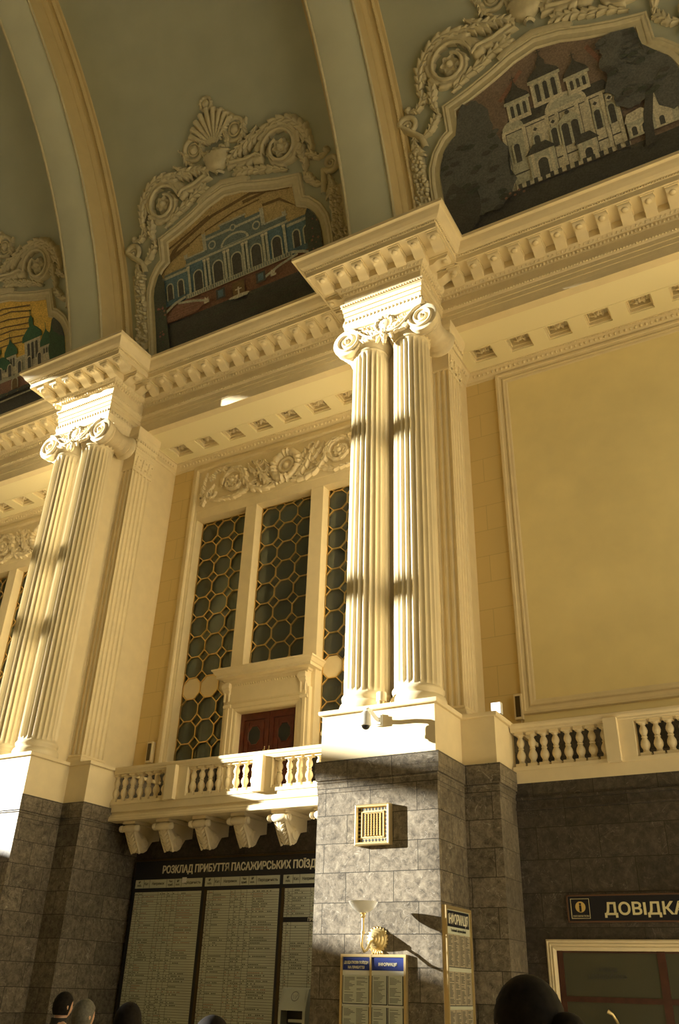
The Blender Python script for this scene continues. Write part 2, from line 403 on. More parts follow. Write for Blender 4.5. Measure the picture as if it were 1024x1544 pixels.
def ring(g, fn, cx, cy, r, w, h, n=28, beads=0):
    rtube(g, fn, [(cx + r * math.cos(2 * PI * k / n), cy + r * math.sin(2 * PI * k / n)) for k in range(n + 1)], [w * (1 + (.22 * math.cos(beads * 2 * PI * k / n) if beads else 0)) for k in range(n + 1)], 0)
def offset_path(p, d):
    out = []
    for i in range(len(p)):
        ns = []
        for a, b in ((i - 1, i), (i, i + 1)):
            if a < 0 or b >= len(p): continue
            dx, dy = p[b][0] - p[a][0], p[b][1] - p[a][1]; l = math.hypot(dx, dy); ns.append((-dy / l, dx / l))
        if len(ns) == 2:
            k = max(.35, 1 + ns[0][0] * ns[1][0] + ns[0][1] * ns[1][1]); nx, ny = (ns[0][0] + ns[1][0]) / k, (ns[0][1] + ns[1][1]) / k
        else: nx, ny = ns[0]
        out.append((p[i][0] + nx * d, p[i][1] + ny * d))
    return out
# ================================================================== measures (metres)
S = 10.47                                    # spacing of the piers
PX0, PX1, PS0, PS1 = -8.37, -5.94, -9.07, -5.25
YF, YQ, YB, YW = 14.0, 15.28, 16.16, 18.0    # pier front, pier step, balustrade plane, upper wall
FZ = -0.12                                   # floor
ZM, ZC, ZS, ZT = 5.41, 6.39, 16.86, 18.85    # marble top, pedestal top, soffit, cornice top
BX0, BX1, BY, EY = -8.41, -6.21, 14.48, 15.84
CY, CZ, RR = -7.12, 13.922, 21.873           # vault: axis and rib radius
RF = RR + 1.0
TH0 = math.asin((18.76 - CZ) / RF)
def vault(cx):                               # (x, height along the vault, relief) -> world
    def fn(a, s, h):
        t = TH0 + s / RF; r = RF - h
        return (cx + a, CY + r * math.cos(t), CZ + r * math.sin(t))
    return fn
def wallfn(cx, y, cz):
    return lambda a, b, h: (cx + a, y - h, cz + b)

# ================================================================== the setting
struct(G().box(-41, 24.5, -31, 18.5, FZ - .2, FZ).build('floor', M['floor']), 'pale stone floor of the hall')
g = G(); n = 72
g.grid([[(x, CY + RF * math.cos(TH0 - .02 + (PI - 2 * TH0 + .04) * i / n), CZ + RF * math.sin(TH0 - .02 + (PI - 2 * TH0 + .04) * i / n)) for i in range(n + 1)] for x in (-41, -30, -20, -10, 0, 10, 24.5)])
struct(g.build('ceiling', M['vault'], smooth=40), 'grey green plaster barrel vault over the hall')
# unseen far left end wall; its openings are cut to shape the low sun
def arch_pts(yc, r, zsill, zspring, n=24):
    return [(yc - r, zsill), (yc + r, zsill)] + [(yc + r * math.cos(PI * i / n), zspring + r * math.sin(PI * i / n)) for i in range(n + 1)]
def wall_with_holes(x0, x1, outer, holes, name, m):
    bm = bmesh.new()
    for x in (x0, x1):
        es = []
        for loop in [outer] + holes:
            vs = [bm.verts.new((x, a, b)) for a, b in loop]
            es += [bm.edges.new((vs[i], vs[(i + 1) % len(vs)])) for i in range(len(vs))]
        bmesh.ops.triangle_fill(bm, edges=es, use_beauty=True)
    me = bpy.data.meshes.new(name); bm.to_mesh(me); bm.free(); me.materials.append(m)
    o = bpy.data.objects.new(name, me); COL.objects.link(o); return o
WXL = -40.0
WY = .9                                      # how far the end windows stand along the wall
holes = [[(-1.62, 9.15), (8.4, 9.15), (8.4, 20.0), (5.6, 20.0), (5.6, 21.4)] +
         [(4.0 + 1.6 * math.cos(a), 21.4 + 1.6 * math.sin(a)) for a in [PI * i / 14 for i in range(1, 14)]] + [(2.4, 20.6)] +
         [(-2.2 + 4.6 * math.cos(a), 20.6 + 4.28 * math.sin(a)) for a in [PI * i / 20 for i in range(0, 10)]] + [(-1.62, 24.86)],
         [(-13, 9.15), (-7.7, 9.15), (-7.7, 24), (-13, 24)], [(-7.4, 7.4), (-2.2, 7.4), (-2.2, 24), (-7.4, 24)]]  # two more openings added to sunlight the floor for bounce
holes = [[(a + WY, b) for a, b in h] for h in holes]
struct(wall_with_holes(WXL, WXL - .4, [(-31, FZ - .2), (18.4, FZ - .2), (18.4, 37), (-31, 37)], holes, 'wall_left', M['plaster']), 'unseen end wall with openings cut to shape the low sun')
g = G()
for z in (12.15, 16.0, 20.1): g.box(WXL - .3, WXL - .1, -13.1 + WY, 1.8 + WY, z - .30, z + .30)
for z in (14.7, 16.9): g.box(WXL - .3, WXL - .1, 1.8 + WY, 8.5 + WY, z - .26, z + .26)
g.box(WXL - .32, WXL - .08, .75 + WY, 1.8 + WY, 9.1, 26)  # upright added to keep sun off the pier's hidden left side
struct(g.build('window_4', M['plaster']), 'transoms of the end window, with an upright added to block sun')
struct(wall_with_holes(17.0, 17.4, [(-31, FZ - .2), (18.4, FZ - .2), (18.4, 37), (-31, 37)], [[(-3, 3), (9, 3), (9, 15), (-3, 15)]], 'wall_end_bounce', M['plaster']), 'unseen right-hand end wall added to bounce sun, with a gap for the fill')  # added wall: bounces sun back and holds the fill light
struct(G().box(-41, 24.5, -31.4, -31, FZ, 24).build('wall_front', M['wall']), 'tan side wall across the hall')
struct(G().box(-41, -27.6, 16.2, 17, FZ, 19).build('wall_rear', M['wall']), 'tan wall beyond the left bay')
struct(G().box(3.1, 24.5, 16.2, 17, FZ, 19).build('wall_side', M['wall']), 'tan wall beyond the right bay')

# ================================================================== piers
ENT = [(-.25, 17.02), (0, 17.02), (0, 17.15), (.022, 17.15), (.022, 17.29), (.045, 17.29), (.045, 17.42), (.065, 17.44), (.095, 17.50), (.10, 17.54), (.10, 17.56), (-.25, 17.56)]
FRZ = [(-.25, 17.55), (.015, 17.55), (.015, 17.86), (-.25, 17.86)]
BED = [(-.25, 17.85), (.03, 17.85), (.055, 17.87), (.085, 17.93), (.085, 17.96), (.12, 17.97), (.135, 18.0), (.19, 18.06), (.21, 18.08), (.21, 18.31), (-.25, 18.31)]
COR = [(-.25, 18.30), (.74, 18.30), (.74, 18.28), (.79, 18.28), (.79, 18.44), (.815, 18.45), (.815, 18.49), (.84, 18.50), (.88, 18.515), (.93, 18.56), (.985, 18.65), (1.02, 18.735), (1.05, 18.75), (1.10, 18.755), (1.10, 18.85), (-.25, 18.85)]
def strip(g, path, d, z, step, r, inset=0.0, n=6, m=4):
    """A row of small egg or bead mouldings along a face, offset d outward."""
    for p, t in along(path, step, inset):
        nn = Vector((t.y, -t.x)); c = p + nn * d
        rx, ry = (r[0] if abs(t.x) > .5 else r[1]), (r[1] if abs(t.x) > .5 else r[0])
        g.ell((c.x, c.y, z), (rx, ry, r[2]), n, m)
def outset(path, d):
    out = []
    for i in range(len(path)):
        ns = []
        for a, b in ((i - 1, i), (i, i + 1)):
            if a < 0 or b >= len(path): continue
            v = Vector((path[b][0] - path[a][0], path[b][1] - path[a][1])).normalized(); ns.append(Vector((v.y, -v.x)))
        nn = (ns[0] + ns[1]) / (1 + ns[0].dot(ns[1])) if len(ns) == 2 else ns[0]
        out.append((path[i][0] + nn.x * d, path[i][1] + nn.y * d))
    return out
# modillion: a scrolled bracket under the corona, local frame x = along, y = outward is -y
g = G(); w_ = .14
pr = [(.18, 18.30), (.71, 18.30), (.71, 18.235), (.70, 18.20), (.665, 18.165), (.60, 18.155), (.53, 18.165), (.44, 18.15), (.36, 18.10), (.30, 18.06), (.18, 18.05)]
g.prism(pr, lambda d, z, a: (a, -d, z - 18.3), -w_, w_)
g.box(-.165, .165, -.74, -.15, -.045, -.001)
for k in (-1, 1): g.lathe([(.02, -w_ * .0), (.05, 0), (.05, .012), (.015, .02)], (k * w_, -.625, -.10), 8, 'x') if k > 0 else None
g.ell((0, -.60, -.15), (.085, .085, .055), 14, 8)
MOD = g.mesh('modillion', M['plaster'], 40)

def entab(root, path, mods, ring_inset=(0, 0)):
    G().sweep(ENT, path).build('architrave', M['plaster'], root)
    G().sweep(FRZ, path).build('frieze', M['plaster'], root)
    G().sweep(BED, path).build('bed_moulding', M['plaster'], root)
    G().sweep(COR, path).build('cornice', M['plaster'], root)
    g = G(); strip(g, outset(path, .085), .03, 18.03, .115, (.042, .055, .06), .0)
    g.build('egg_and_dart', M['plaster'], root, 60)
    g = G(); strip(g, outset(path, .05), .02, 17.91, .095, (.036, .042, .055), .0, 6, 4)
    g.build('leaf_moulding', M['plaster'], root, 60)
    g = G(); strip(g, outset(path, .815), .012, 18.47, .065, (.024, .024, .024), .0, 5, 3)
    g.build('bead_moulding', M['plaster'], root, 60)
    g = G(); strip(g, outset(path, .07), .02, 17.49, .075, (.027, .024, .03), .0, 5, 3)
    g.build('architrave_moulding', M['plaster'], root, 60)
    for x, y, rz in mods: inst(MOD, 'modillion', root, (x, y, 18.3), rz)

def flute(u, k=.38, d=1.0):
    w = (u - .5) / k
    return d * math.sqrt(1 - w * w) if abs(w) < 1 else 0

def build_pier(where):
    # --- marble pier
    mp = thing('marble_pier', LAB[where]['pier'], 'pier', ((PX0 + PX1) / 2, 16, FZ), 'marble piers')
    g = G().box(PX0, PX1, YF, 17.6, FZ, 4.84).box(PS0, PS1, YQ, 17.9, FZ, 4.84).box(PS0 + .03, PS1 - .03, 16.42, 17.89, ZM - .02, 6.315)
    g.build('shaft', M['marble'] if where == 'centre' else M['marble'], mp)
    pth = [(PS0, 17.9), (PS0, YQ), (PX0, YQ), (PX0, YF), (PX1, YF), (PX1, YQ), (PS1, YQ), (PS1, 17.9)]
    G().sweep([(-.2, 4.83), (.012, 4.83), (.012, 5.0), (.022, 5.005), (.03, 5.02), (.012, 5.03), (.012, 5.05), (.045, 5.06), (.045, 5.12), (.052, 5.125), (.052, 5.20), (.06, 5.205), (.06, ZM), (-.2, ZM)], pth).build('cap_band', M['marble'], mp)
    # --- plaster pedestal
    pd = thing('pedestal', LAB[where]['pedestal'], 'pedestal', ((PX0 + PX1) / 2, 16, ZM), 'pedestals under the columns')
    G().box(PX0 + .02, PX1 - .02, YF + .02, 16.2, ZM, 6.31).box(PS0 + .02, PS1 - .02, YQ + .02, 16.42, ZM, 6.31).build('block', M['plaster'], pd)
    G().sweep([(-.3, 6.31), (.03, 6.31), (.04, 6.325), (.045, ZC), (-.3, ZC)], outset(pth, -.0)).box(PX0, PX1, YF + .1, 17.6, 6.33, ZC).box(PS0, PS1, YQ + .1, 17.9, 6.33, ZC).build('cap_slab', M['plaster'], pd)
    # --- columns
    cols = []
    for i, cx in enumerate((-7.70, -6.565)):
        c = thing('column', LAB[where]['column'][i], 'column', (cx, 14.66, ZC), 'paired fluted columns')
        r0, r1, zt = .475, .445, 15.75
        g = G(); rows = []
        N = 24 * 8
        zs = [6.80, 6.84, 6.90, 8, 10, 12, 14, 15.35, 15.48, 15.53, 15.55]
        for z in zs:
            t = (z - 6.8) / 8.9; r = r0 + (r1 - r0) * t ** 1.5
            d = 0 if z in (6.80, 15.53, 15.55) else (.02 if z in (6.84, 15.48) else .046)
            rows.append([(cx + (r - flute((24 * a / N) % 1, .40, d)) * math.cos(2 * PI * a / N), 14.66 + (r - flute((24 * a / N) % 1, .40, d)) * math.sin(2 * PI * a / N), z) for a in range(N)])
        g.grid(rows, cu=True)
        g.build('shaft', M['column'], c, 50)
        G().lathe([(.0, ZC), (.53, ZC), (.545, 6.42), (.56, 6.47), (.56, 6.54), (.535, 6.60), (.50, 6.63), (.50, 6.68), (.515, 6.70), (.52, 6.745), (.50, 6.78), (.478, 6.80), (.0, 6.80)], (cx, 14.66, 0), 48).build('base', M['column'], c, 40)
        G().lathe([(.0, 15.55), (.447, 15.55), (.465, 15.57), (.465, 15.62), (.45, 15.63), (.47, 15.68), (.52, 15.76), (.55, 15.84), (.55, 15.92), (.0, 15.92)], (cx, 14.66, 0), 48).build('neck', M['column'], c, 40)
        cols.append(c)
    # --- Ionic capital over the pair
    kx = -7.09
    cp = thing('ionic_capital', LAB[where]['capital'], 'capital', (kx, 14.6, 15.9), 'scrolled capitals')
    ap = [(BX0, 15.65), (BX0, BY), (BX1, BY), (BX1, 15.65)]
    G().sweep([(-.3, 16.50), (-.10, 16.50), (-.06, 16.56), (.0, 16.70), (.02, 16.80), (.035, 16.83), (.035, 16.90), (.0, 17.02), (-.3, 17.02)], ap).box(BX0 + .2, BX1 - .2, BY + .15, 15.65, 15.9, 17.0).build('abacus', M['stucco'], cp)
    g = G(); strip(g, outset(ap, .02), .01, 16.94, .105, (.037, .03, .062)); g.build('egg_and_dart', M['stucco'], cp, 60)
    vx = (-8.12, -6.06); vz = 15.93; vy = 14.12
    for sgn, x in ((-1, vx[0]), (1, vx[1])):
        fn = wallfn(x, vy, vz)
        g = G().lathe([(.0, vy), (.36, vy), (.40, vy + .02), (.41, vy + .08), (.40, vy + .17), (.35, vy + .2), (.0, vy + .2)], (x, 0, vz), 36, 'y')
        sp = spiral(0, 0, .375, .075, 2.1, PI / 2, sgn, 90)
        rtube(g, fn, sp, [.045 - .024 * i / 90 for i in range(91)], .0, 7)
        bump(g, fn, 0, 0, .075, .07)
        g.build('volute', M['stucco'], cp, 50)
        b = [(.36, .19), (.40, .24), (.36, .30), (.27, .33), (.355, .40), (.26, .47), (.235, .48), (.32, .55), (.22, .62), (.215, .63), (.30, .70), (.215, .77), (.22, .78), (.32, .85), (.235, .92), (.26, .93), (.355, 1.0), (.27, 1.07), (.36, 1.10), (.40, 1.16), (.36, 1.22)]
        G().lathe([(.001, .19)] + b + [(.001, 1.22)], (x, vy, vz), 28, 'y').build('bolster', M['stucco'], cp, 50)
    # canal between the volutes, sagging in the middle
    g = G(); up = []; lo = []
    for i in range(25):
        t = i / 24; x = vx[0] + (vx[1] - vx[0]) * t; sag = .10 * math.sin(PI * t)
        up.append((x, 16.36 - sag * .6)); lo.append((x, 16.10 - sag))
    g.prism(up + lo[::-1], lambda x, z, h: (x, vy + .04 + h, z), 0, .5)
    fn = lambda a, b, h: (a, vy + .04 - h, b)
    rtube(g, fn, [(x, z - .02) for x, z in up], .035); rtube(g, fn, [(x, z + .02) for x, z in lo], .03)
    g.box(vx[0], vx[1], vy + .5, 15.3, 15.95, 16.5)
    g.build('canal_band', M['stucco'], cp, 40)
    fn = wallfn(-7.06, vy + .02, 16.08)
    g = G(); ring(g, fn, 0, 0, .235, .06, .1, 36, 14); bump(g, fn, 0, 0, .19, .07); g.build('wreath', M['stucco'], cp, 60)
    g = G()
    for s_ in (-1, 1):
        acan(g, fn, [(s_ * .05, -.22), (s_ * .25, -.20), (s_ * .5, -.05), (s_ * .72, .02)], .12, .10, 5)
        acan(g, fn, [(s_ * .10, -.2), (s_ * .30, -.32), (s_ * .55, -.34), (s_ * .70, -.25)], .11, .10, 5)
        acan(g, fn, [(s_ * .08, -.25), (s_ * .18, -.42), (s_ * .22, -.55)], .11, .09, 4)
        rtube(g, fn, [(s_ * (.1 + .07 * i), -.30 - .14 * math.sin(i / 9 * PI) + .035 * i) for i in range(10)], .03, .07)
        for q in range(6): bump(g, fn, s_ * (.28 + .06 * q), .02 - .03 * (q % 2) + .02 * q, .035, .07)
    acan(g, fn, [(0, -.2), (0, -.45), (0, -.66)], .13, .12, 4)
    rosette(g, fn, 0, -.33, .10, .14)
    g.build('festoon', M['stucco'], cp, 60)
    # --- anta behind the columns
    an = thing('fluted_anta', LAB[where]['anta'], 'pilaster', (-7.15, 16.3, ZC), 'fluted piers behind the columns')
    ax0, ax1, ay0, ay1 = -8.30, -6.0, 15.65, 16.45
    def grooves(a, b, n, d):
        out = []; L = b - a; p = L / n
        for k in range(n):
            for q in range(9):
                u = q / 8; out.append((a + p * (k + .16 + .68 * u), flute(.16 + .68 * u, .34, d)))
        return out
    poly = [(ax1, ay1)]
    poly += [(ax1 - d, t) for t, d in grooves(ay0, ay1, 5, .05)][::-1]
    poly += [(ax1, ay0)]
    poly += [(t, ay0 + d) for t, d in grooves(-6.44, ax1, 3, .04)][::-1]
    poly += [(t, ay0 + d) for t, d in grooves(ax0, -7.86, 3, .04)][::-1]
    poly += [(ax0, ay0)] + [(ax0 + d, t) for t, d in grooves(ay0, ay1, 5, .05)] + [(ax0, ay1)]
    G().prism(poly, lambda x, y, z: (x, y, z), 6.70, 15.42).build('shaft', M['plaster'], an, 35)
    pa = [(ax0, 16.5), (ax0, ay0), (ax1, ay0), (ax1, 16.5)]
    G().sweep([(-.2, ZC), (.06, ZC), (.06, 6.55), (.045, 6.60), (.02, 6.63), (.035, 6.66), (.005, 6.71), (-.2, 6.71)], pa).build('base', M['plaster'], an)
    G().sweep([(-.2, 15.40), (.012, 15.40), (.02, 15.44), (.012, 15.47), (.012, 15.98), (.03, 16.0), (.045, 16.05), (.035, 16.1), (.05, 16.12), (.065, 16.22), (.06, 16.28), (.075, 16.30), (.10, 16.42), (.12, 16.46), (.12, 16.58), (.15, 16.62), (.17, 16.72), (.17, ZS), (-.2, ZS)], pa).box(ax0, ax1, ay0 + .1, 16.5, 15.42, ZS).build('capital', M['plaster'], an)
    g = G(); strip(g, outset(pa, .06), .012, 16.20, .085, (.03, .02, .045)); strip(g, outset(pa, .10), .012, 16.40, .10, (.035, .025, .05))
    for x, d, f in ((ax1, .012, lambda a, b, h: (ax1 + .012 + h, a, b)), (ax0, .012, lambda a, b, h: (ax0 - .012 - h, a, b))):
        for q in range(3):
            acan(g, f, [(15.78 + .27 * q, 15.52), (15.78 + .27 * q, 15.75), (15.78 + .27 * q, 15.94)], .10, .05, 4)
            bump(g, f, 15.91 + .27 * q, 15.6, .04, .04); bump(g, f, 15.91 + .27 * q, 15.85, .03, .04)
    g.build('capital_relief', M['plaster'], an, 60)
    G().box(-7.86, -6.44, 14.95, 15.70, ZC, ZS).box(-7.9, -6.4, 16.4, 18.35, ZC, ZS).build('core', M['plaster'], an)
    # --- entablature block breaking forward over the columns
    eb = thing('entablature_block', LAB[where]['block'], 'entablature', ((BX0 + BX1) / 2, 15.2, 17.02), 'projecting entablature blocks')
    path = [(BX0, EY), (BX0, BY), (BX1, BY), (BX1, EY)]
    mods = [(-8.80 + .54 * k, BY, 0) for k in range(7)] + [(BX1, BY + y, PI / 2) for y in (-.26, .28, .82)][1:] + [(BX0, BY + y, -PI / 2) for y in (.28, .82)]
    entab(eb, path, mods)
    G().box(BX0 + .1, BX1 - .1, BY + .1, 16.3, 17.02, 18.8).build('core', M['plaster'], eb)
    # --- vault rib
    rb = thing('vault_rib', LAB[where]['rib'], 'rib', (-7.375, 14, ZT), 'broad ribs of the vault')
    g = G(); rows = []
    t0, t1, N = math.asin((18.6 - CZ) / RR), PI - math.asin((18.6 - CZ) / RR), 90
    for i in range(N + 1):
        t = t0 + (t1 - t0) * i / N
        rows.append([(x, CY + r * math.cos(t), CZ + r * math.sin(t)) for x, r in ((-8.05, RR + .10), (-8.05, RR + .02), (-8.0, RR), (-6.75, RR), (-6.70, RR + .02), (-6.70, RR + .10))])
    g.grid(rows, cu=True); g.build('rib_band', M['rib'], rb, 30)
    for x in (-8.045, -6.705):
        G().grid([[(x + e, CY + r * math.cos(t0 + (t1 - t0) * i / N), CZ + r * math.sin(t0 + (t1 - t0) * i / N)) for e, r in ((-.01, RR + .06), (.01, RR + .06), (.01, RR + 1.1), (-.01, RR + 1.1))] for i in range(N + 1)], cu=True).build('rib_cheek', M['rib_side_lit'], rb, 30)
    for x in (-8.05, -6.70):
        G().tube([(x, CY + RR * math.cos(t0 + (t1 - t0) * i / N), CZ + RR * math.sin(t0 + (t1 - t0) * i / N)) for i in range(N + 1)], .045, 8).build('edge_bead', M['vault_stucco'], rb, 60)
    for sx, x in ((1, -6.70), (-1, -8.05)):
        g = G(); rows = []
        pf = [(0, .0), (.0, .30), (.06, .30), (.10, .24), (.14, .22), (.14, .15), (.26, .13), (.30, .17), (.34, .13), (.36, .06), (.44, .05), (.46, .0)]
        for i in range(N + 1):
            t = t0 + (t1 - t0) * i / N
            rows.append([(x + sx * a, CY + (RF - h) * math.cos(t), CZ + (RF - h) * math.sin(t)) for a, h in pf])
        g.grid(rows)
        for i in range(330):
            t = t0 + (t1 - t0) * .5 * i / 330; r = RF - .15
            g.ell((x + sx * .30, CY + r * math.cos(t), CZ + r * math.sin(t)), (.035, .035, .03), 5, 3)
        g.build('rib_moulding', M['rib_side_lit'], rb, 60)
    return [mp, pd] + cols + [cp, an, eb, rb]
LAB = {'centre': dict(
    pier='brown marble pier in the centre carrying a square grille and a brass lamp', pedestal='cream plaster pedestal with a dome camera on its sunlit front',
    column=['left-hand fluted column of the sunlit pair in the centre', 'right-hand fluted column of the sunlit pair in the centre'],
    capital='sunlit scrolled capital with a wreath, on the pair of columns in the centre', anta='fluted tan pilaster block just right of and behind the central columns',
    block='projecting cornice block on brackets above the central pair of columns', rib='broad vault rib rising from the cornice block in the centre'),
 'left': dict(
    pier='brown marble pier at the left edge with a sunlit top left face', pedestal='cream plaster pedestal at the left edge with bare sunlit front and shaded side',
    column=['leftmost fluted column, standing at the left edge of the photo', 'fluted column second from the left edge, with a bright sunlit strip'],
    capital='scrolled capital with a wreath on the left-hand pair of columns', anta='fluted tan pilaster block just right of the left-hand columns',
    block='projecting cornice block on brackets above the left-hand pair of columns', rib='broad vault rib rising from the cornice block at the left')}
SRC = build_pier('centre')
keys = ['pier', 'pedestal', 'column', 'column', 'capital', 'anta', 'block', 'rib']
ci = 0
for o, k in zip(SRC, keys):
    c = copy_tree(o, None, o.location - Vector((S, 0, 0)))
    l = LAB['left'][k]
    if k == 'column': l = l[ci]; ci += 1
    c['label'] = l
# ================================================================== bays
BAYS = {'left': -12.39 - S, 'middle': -12.39, 'right': -12.39 + S}
HB = 4.485                                   # half width of a bay recess at the wall
ROS = None
def rosette_mesh():
    g = G(); fn = lambda a, b, h: (a, b, -h)
    for k in range(4):
        a = PI / 4 + k * PI / 2
        acan(g, fn, [(.02 * math.cos(a), .02 * math.sin(a)), (.13 * math.cos(a), .13 * math.sin(a)), (.23 * math.cos(a + .35), .23 * math.sin(a + .35))], .10, .09, 4)
        a += PI / 4
        acan(g, fn, [(.02 * math.cos(a), .02 * math.sin(a)), (.11 * math.cos(a), .11 * math.sin(a)), (.19 * math.cos(a), .19 * math.sin(a))], .08, .06, 3)
    bump(g, fn, 0, 0, .06, .13)
    return g.mesh('rosette', M['stucco'], 60)
ROS = rosette_mesh()
BAYLAB = {'left': 'entablature spanning the bay at the far left edge', 'middle': 'entablature on brackets spanning the bay above the latticed window', 'right': 'entablature on brackets spanning the bay above the blank tan panel'}
for bay, bx in BAYS.items():
    x0, x1 = bx - HB, bx + HB
    fx0, fx1 = bx - 4.31, bx + 3.965
    if bay == 'right': fx1 = bx + 5
    if bay == 'left': fx0 = bx - 5
    en = thing('bay_entablature', BAYLAB[bay], 'entablature', (bx, EY, ZS), 'entablatures between the piers')
    path = [(fx0, EY), (fx1, EY)]
    start = fx0 + .665 if bay == 'right' else fx0 + .68
    mods = []
    k = 0
    while start + .552 * k < fx1 - .55: mods.append((start + .552 * k, EY, 0)); k += 1
    # architrave reaches down to the soffit here
    entab(en, path, mods)
    G().sweep([(-.25, ZS - .002), (-.002, ZS - .002), (-.002, 17.03), (-.25, 17.03)], path).box(fx0, fx1, EY + .1, 16.4, ZS + .05, 18.8).build('lower_fascia', M['plaster'], en)
    struct(G().box(fx0 - .3, fx1 + .3, 15.35, 16.6, 18.70, ZT - .005).build('trim_%d' % (1 + list(BAYS).index(bay)), M['vault']), 'ledge on top of the cornice')
    # coffered soffit
    sf = thing('coffered_soffit', {'left': 'coffered soffit over the bay at the far left edge', 'middle': 'coffered soffit with rosettes over the latticed window', 'right': 'coffered soffit with rosettes over the blank tan panel'}[bay], 'soffit', (bx, 17, ZS), 'coffered soffits')
    ya, yb = 16.93, 17.47; nc = 8; pit = (2 * HB - 1.66) / 7; cxs = [x0 + .83 + pit * q for q in range(nc)]; hw = .31; dp = .29
    g = G(); g.box(x0, x1, EY + .06, ya - .055, ZS, ZS + .3); g.box(x0, x1, ya - .045, ya, ZS, ZS + .3); g.box(x0, x1, ya - .056, ya - .044, ZS + .015, ZS + .3); g.box(x0, x1, yb, 18.2, ZS, ZS + .3)
    e = [x0] + [v for c in cxs for v in (c - hw, c + hw)] + [x1]
    for a, b in zip(e[0::2], e[1::2]): g.box(a, b, ya, yb, ZS, ZS + .3)
    g.box(x0, x1, ya, yb, ZS + dp, ZS + .36)
    g.build('plate', M['soffit'], sf)
    for c in cxs:
        inst(ROS, 'rosette', sf, (c, (ya + yb) / 2, ZS + dp), 0, (1.1, 1.1, 1.7))
    if bay == 'left':
        g = G(); f_ = lambda a, b, h: (a, b, .29 - h)
        cs = [(-hw, ya - 17.2), (-hw, yb - 17.2), (hw, yb - 17.2), (hw, ya - 17.2)]; pr = [(0, .24), (.03, .24), (.03, .15), (.06, .15), (.06, 0)]
        g.grid([[f_(x - math.copysign(d, x), y - math.copysign(d, y), h) for d, h in pr] for x, y in cs], cv=True); STEP = g.mesh('coffer_step', M['plaster'])
    for c in cxs: inst(STEP, 'coffer_step', sf, (c, 17.2, ZS))
    cp_ = [(x0, 16.5), (x0, YW), (x1, YW), (x1, 16.5)]
    G().sweep([(-.1, 16.58), (.02, 16.58), (.03, 16.61), (.03, 16.66), (.06, 16.68), (.10, 16.70), (.17, 16.78), (.20, 16.83), (.24, 16.835), (.24, ZS), (-.1, ZS)], cp_).build('crown_moulding', M['plaster'], sf)
    g = G(); strip(g, outset(cp_, .13), .01, 16.755, .13, (.046, .045, .055), .12); strip(g, outset(cp_, .225), .0, 16.835, .07, (.024, .02, .02), .2, 5, 3)
    g.build('egg_and_dart', M['plaster'], sf, 60)
    # upper wall
    nm = {'left': 'wall_back_left', 'middle': 'wall_back_centre', 'right': 'wall_back_right'}[bay]
    if bay == 'right':
        struct(G().box(x0 - .05, x1 + .3, YW, YW + .4, 5.3, 16.9).build(nm, M['wall']), 'tan upper wall of the right bay')
        struct(G().box(x0 + .9, x1 - .9, YW - .012, YW + .01, 6.9, 16.5).build('wall_panel', M['panel']), 'flat tan field of the wall panel')
        pf = thing('panel_moulding', 'cream moulded frame around the large blank tan wall panel', 'frame', (bx, YW, 7))
        for nm2, a, b, z0, z1, pr in (('outer_frame', x0 + .90, x1 - .90, 7.07, 16.62, [(-.02, 0), (-.02, .05), (.0, .085), (.06, .085), (.075, .055), (.13, .045), (.155, .05), (.16, 0)]), ('inner_frame', x0 + 1.06, x1 - 1.06, 7.23, 16.46, [(-.0, 0), (-.0, .04), (.02, .06), (.05, .06), (.065, .05), (.065, .035), (.12, .03), (.15, .015), (.155, 0)])):
            g = G(); cs = [(a, z0), (a, z1), (b, z1), (b, z0)]; rows = []
            for i, (x, z) in enumerate(cs):
                sx = 1 if x == a else -1; sz = 1 if z == z0 else -1
                rows.append([(x + sx * d, YW - h, z + sz * d) for d, h in pr])
            g.grid(rows, cv=True); g.build(nm2, M['plaster'], pf)
    else:
        wx0, wx1, wz1 = bx - 3.31, bx + 3.31, 14.57
        struct(G().box(x0 - .05, wx0, YW, YW + .4, 5.0, 16.9).box(wx1, x1 + .05, YW, YW + .4, 5.0, 16.9).box(wx0, wx1, YW, YW + .4, wz1, 16.9).box(x0, x1, YW + .1, YW + .4, 5.0, 5.5).build(nm, M['wall']), 'tan upper wall around the latticed window')
        m0, m1 = (bx - 1.37, bx - .97), (bx + .99, bx + 1.41)
        wi = thing('latticed_window', {'left': 'tall latticed window in the bay at the far left edge', 'middle': 'tall dark window with a gilt octagon lattice, between the column pairs'}[bay], 'window', (bx, YW, 5.5), 'latticed windows')
        wi['kind'] = 'structure'; wi.name = 'window_%d' % (1 + list(BAYS).index(bay)); ORG[wi.name] = Vector((bx, YW, 5.5))
        g = G()
        for a, b in (m0, m1): g.box(a, b, YW - .02, YW + .42, 5.5, wz1 + .02)
        g.box(wx0, wx1, YW - .03, YW + .42, wz1 - .015, wz1 + .3).box(wx0 - .02, wx0 + .03, YW - .02, YW + .42, 5.5, wz1).box(wx1 - .03, wx1 + .02, YW - .02, YW + .42, 5.5, wz1)
        g.build('window_frame', M['plaster'], wi)
        g = G(); pr = [(.0, 0), (.0, .05), (.05, .07), (.10, .075), (.12, .11), (.20, .12), (.24, .09), (.25, .05), (.31, .03), (.34, 0)]
        a, b, zt = bx - 3.64, bx + 3.64, 16.61
        g.grid([[(x + sx * d, YW - h, z + (-d if z == zt else 0)) for d, h in pr] for x, z, sx in ((a, 5.5, 1), (a, zt, 1), (b, zt, -1), (b, 5.5, -1))])
        g.build('architrave_frame', M['plaster'], wi)
        G().box(a + .3, b - .3, YW - .045, YW + .05, 14.86, 16.35).build('frieze_ground', M['plaster'], wi)
        # relief of scrolls and wreath above the lights
        rf = G(); fn = wallfn(bx, YW - .045, 15.63)
